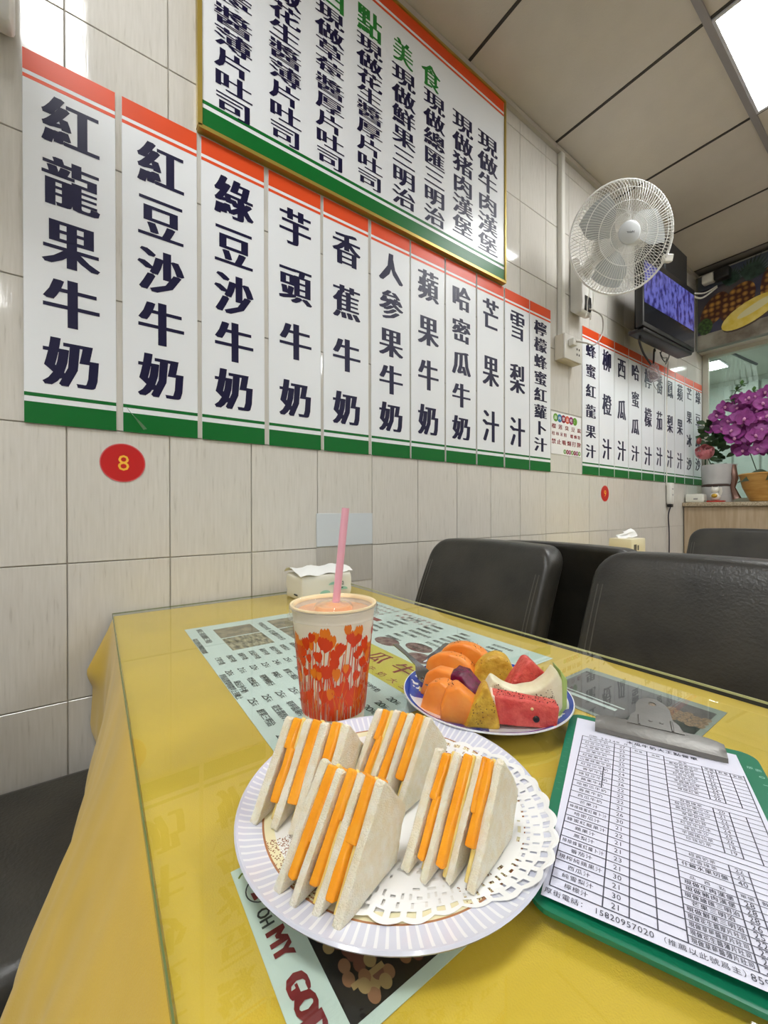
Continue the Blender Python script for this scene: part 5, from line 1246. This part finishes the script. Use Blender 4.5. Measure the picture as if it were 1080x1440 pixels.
t, Mx, b = fruit('pineapple_chunk', 'pointed pineapple chunk at the front next to the watermelon', 677, 997, .018, [(-.020, 0), (.018, 0), (.016, .012), (.006, .044), (.002, .045), (-.010, .022)], .018, 8, .003, M_pin, GN, seed=8, amp=.002, cuts=2); pepper(t, Mx, -.012, .012, -.0105, -.0095, .02, 30, 8, zf=lambda x, y: random.uniform(.006, .034))
GW = 'watermelon pieces on the fruit plate'
t, Mx, b = fruit('watermelon_piece', 'triangular watermelon piece resting on top of the pale fruit', 741, 945, .035, [(-.027, .016), (.027, .016), (.026, .030), (.001, .052), (-.004, .051)], .022, 12, .003, M_wm, GW, seed=9, h0=.0005, amp=.0015, cuts=2); pepper(t, Mx, -.015, .02, -.0115, -.0105, .03, 14, 9, zf=lambda x, y: .026+.012*(1-abs(x)/.027))
t, Mx, b = fruit('watermelon_piece', 'long watermelon wedge with a dark seed at the front of the plate', 737, 1001, .016, [(-.029, 0), (.030, 0), (.033, .024), (.012, .026), (-.033, .031)], .020, 4, .003, M_wm, GW, seed=10, amp=.0012, cuts=2, h0=.0045)
rb = MB().prism([(-.0335, .0), (-.027, 0), (-.030, .030), (-.0345, .031)], .0205, .001, 1); rb.v = [tuple(Mx @ Vector(v)) for v in rb.v]; obj('rind', rb, M_wr, t)
sd = MB().ball((.010, -.0105, .010), .0034, 6, sq=(1, .5, 1)); sd.v = [tuple(Mx @ Vector(v)) for v in sd.v]; obj('seed', sd, M_seed, t, smooth=80)
sd = MB().ball((.006, -.0105, .020), .0016, 6, sq=(1, .5, 1)); sd.v = [tuple(Mx @ Vector(v)) for v in sd.v]; obj('pale_seed', sd, mat('pale_seed', sr(244, 210, 150), .4), t, smooth=80)
pepper(t, Mx, -.031, .031, -.009, .009, .03, 70, 10, m=mat('dark_powder', sr(70, 34, 26), .8), zf=lambda x, y: .0282-.0033*(x/.033))
# pale guava crescent: a concave top edge with green skin on the right
cr_ = [(-.036, 0), (.030, 0), (.040, .012), (.040, .040), (.034, .052), (.026, .040), (.012, .030), (-.006, .027), (-.022, .032), (-.034, .040), (-.040, .030)]
t, Mx, b = fruit('guava_crescent', 'pale guava crescent with green skin dusted with plum powder', 735, 977, .020, cr_, .024, 10, .003, M_gv, None, seed=12, amp=.001, cuts=2)
sk = MB().prism([(.030, -.001), (.036, .002), (.0435, .012), (.0440, .042), (.036, .0535), (.0385, .04), (.038, .013)], .0245, .001, 1); sk.v = [tuple(Mx @ Vector(v)) for v in sk.v]; obj('skin', sk, M_gs, t)
pepper(t, Mx, -.034, .02, -.013, -.0115, .02, 80, 12, zf=None, m=M_pep) if False else None
rg = random.Random(12); mb = MB()
for k in range(90):
    x = rg.uniform(-.035, .03); mb.ball((x, -.0122, rg.uniform(.012, .026+.013*(x/.034)**2)), .0006*rg.uniform(.5, 1.2), 3)
mb.v = [tuple(Mx @ Vector(v)) for v in mb.v]; o = obj('plum_powder', mb, M_pep, t, smooth=60); o['kind'] = 'stuff'
# forks resting on the left rim
M_fork = mat('fork_steel', sr(150, 150, 150), .2, metal=1)
def fork(tip, tail, lab, up):
    t = thing('fork', lab, 'fork', tuple(tail), 'forks on the fruit plate')
    d = (tip-tail); L_ = d.length; d.normalize(); s_ = d.cross(Z_).normalized(); u_ = s_.cross(d)
    hd = MB()
    for (x, w2, h) in ((0, .004, 0), (.35, .003, .004), (.62, .004, .006), (.72, .009, .003), (.80, .0105, .0)):
        for e_ in (-1, 1):
            for th in (-.0008, .0008): hd.v.append(tuple(tail+d*L_*x+s_*w2*e_+u_*(h+th)))
    for i in range(4):
        a = i*4; b_ = a+4
        hd.f += [(a, b_, b_+2, a+2), (a+1, a+3, b_+3, b_+1), (a, a+1, b_+1, b_), (a+2, b_+2, b_+3, a+3)]
    hd.f += [(0, 2, 3, 1), (16, 17, 19, 18)]
    obj('handle', hd, M_fork, t, smooth=40)
    for k in range(4):
        o = s_*(-.0085+.0057*k)
        obj('tine', MB().tube([tail+d*L_*.79+o, tail+d*L_*.9+o+u_*.001, tail+d*L_+o*.95+u_*.004], [.0016, .0014, .0007], 6), M_fork, t)
f_tip = onz(612, 968, FZ+.012); f_tail = onz(556, 906, GT+.03)
dv = (f_tip-f_tail).normalized(); f_tail = f_tip-dv*.135
fork(f_tip, f_tail, 'steel fork in front resting on the left rim of the fruit plate', 1)
f_tip = onz(603, 936, FZ+.016); f_tail = onz(640, 893, GT+.03); dv = (f_tip-f_tail).normalized(); f_tail = f_tip-dv*.085
fork(f_tip, f_tail, 'second steel fork behind, half hidden behind the papaya', 1)

# ------------------------------------------------------------------ done: drop the glyph source
bpy.data.objects.remove(_to); bpy.data.curves.remove(_tc)
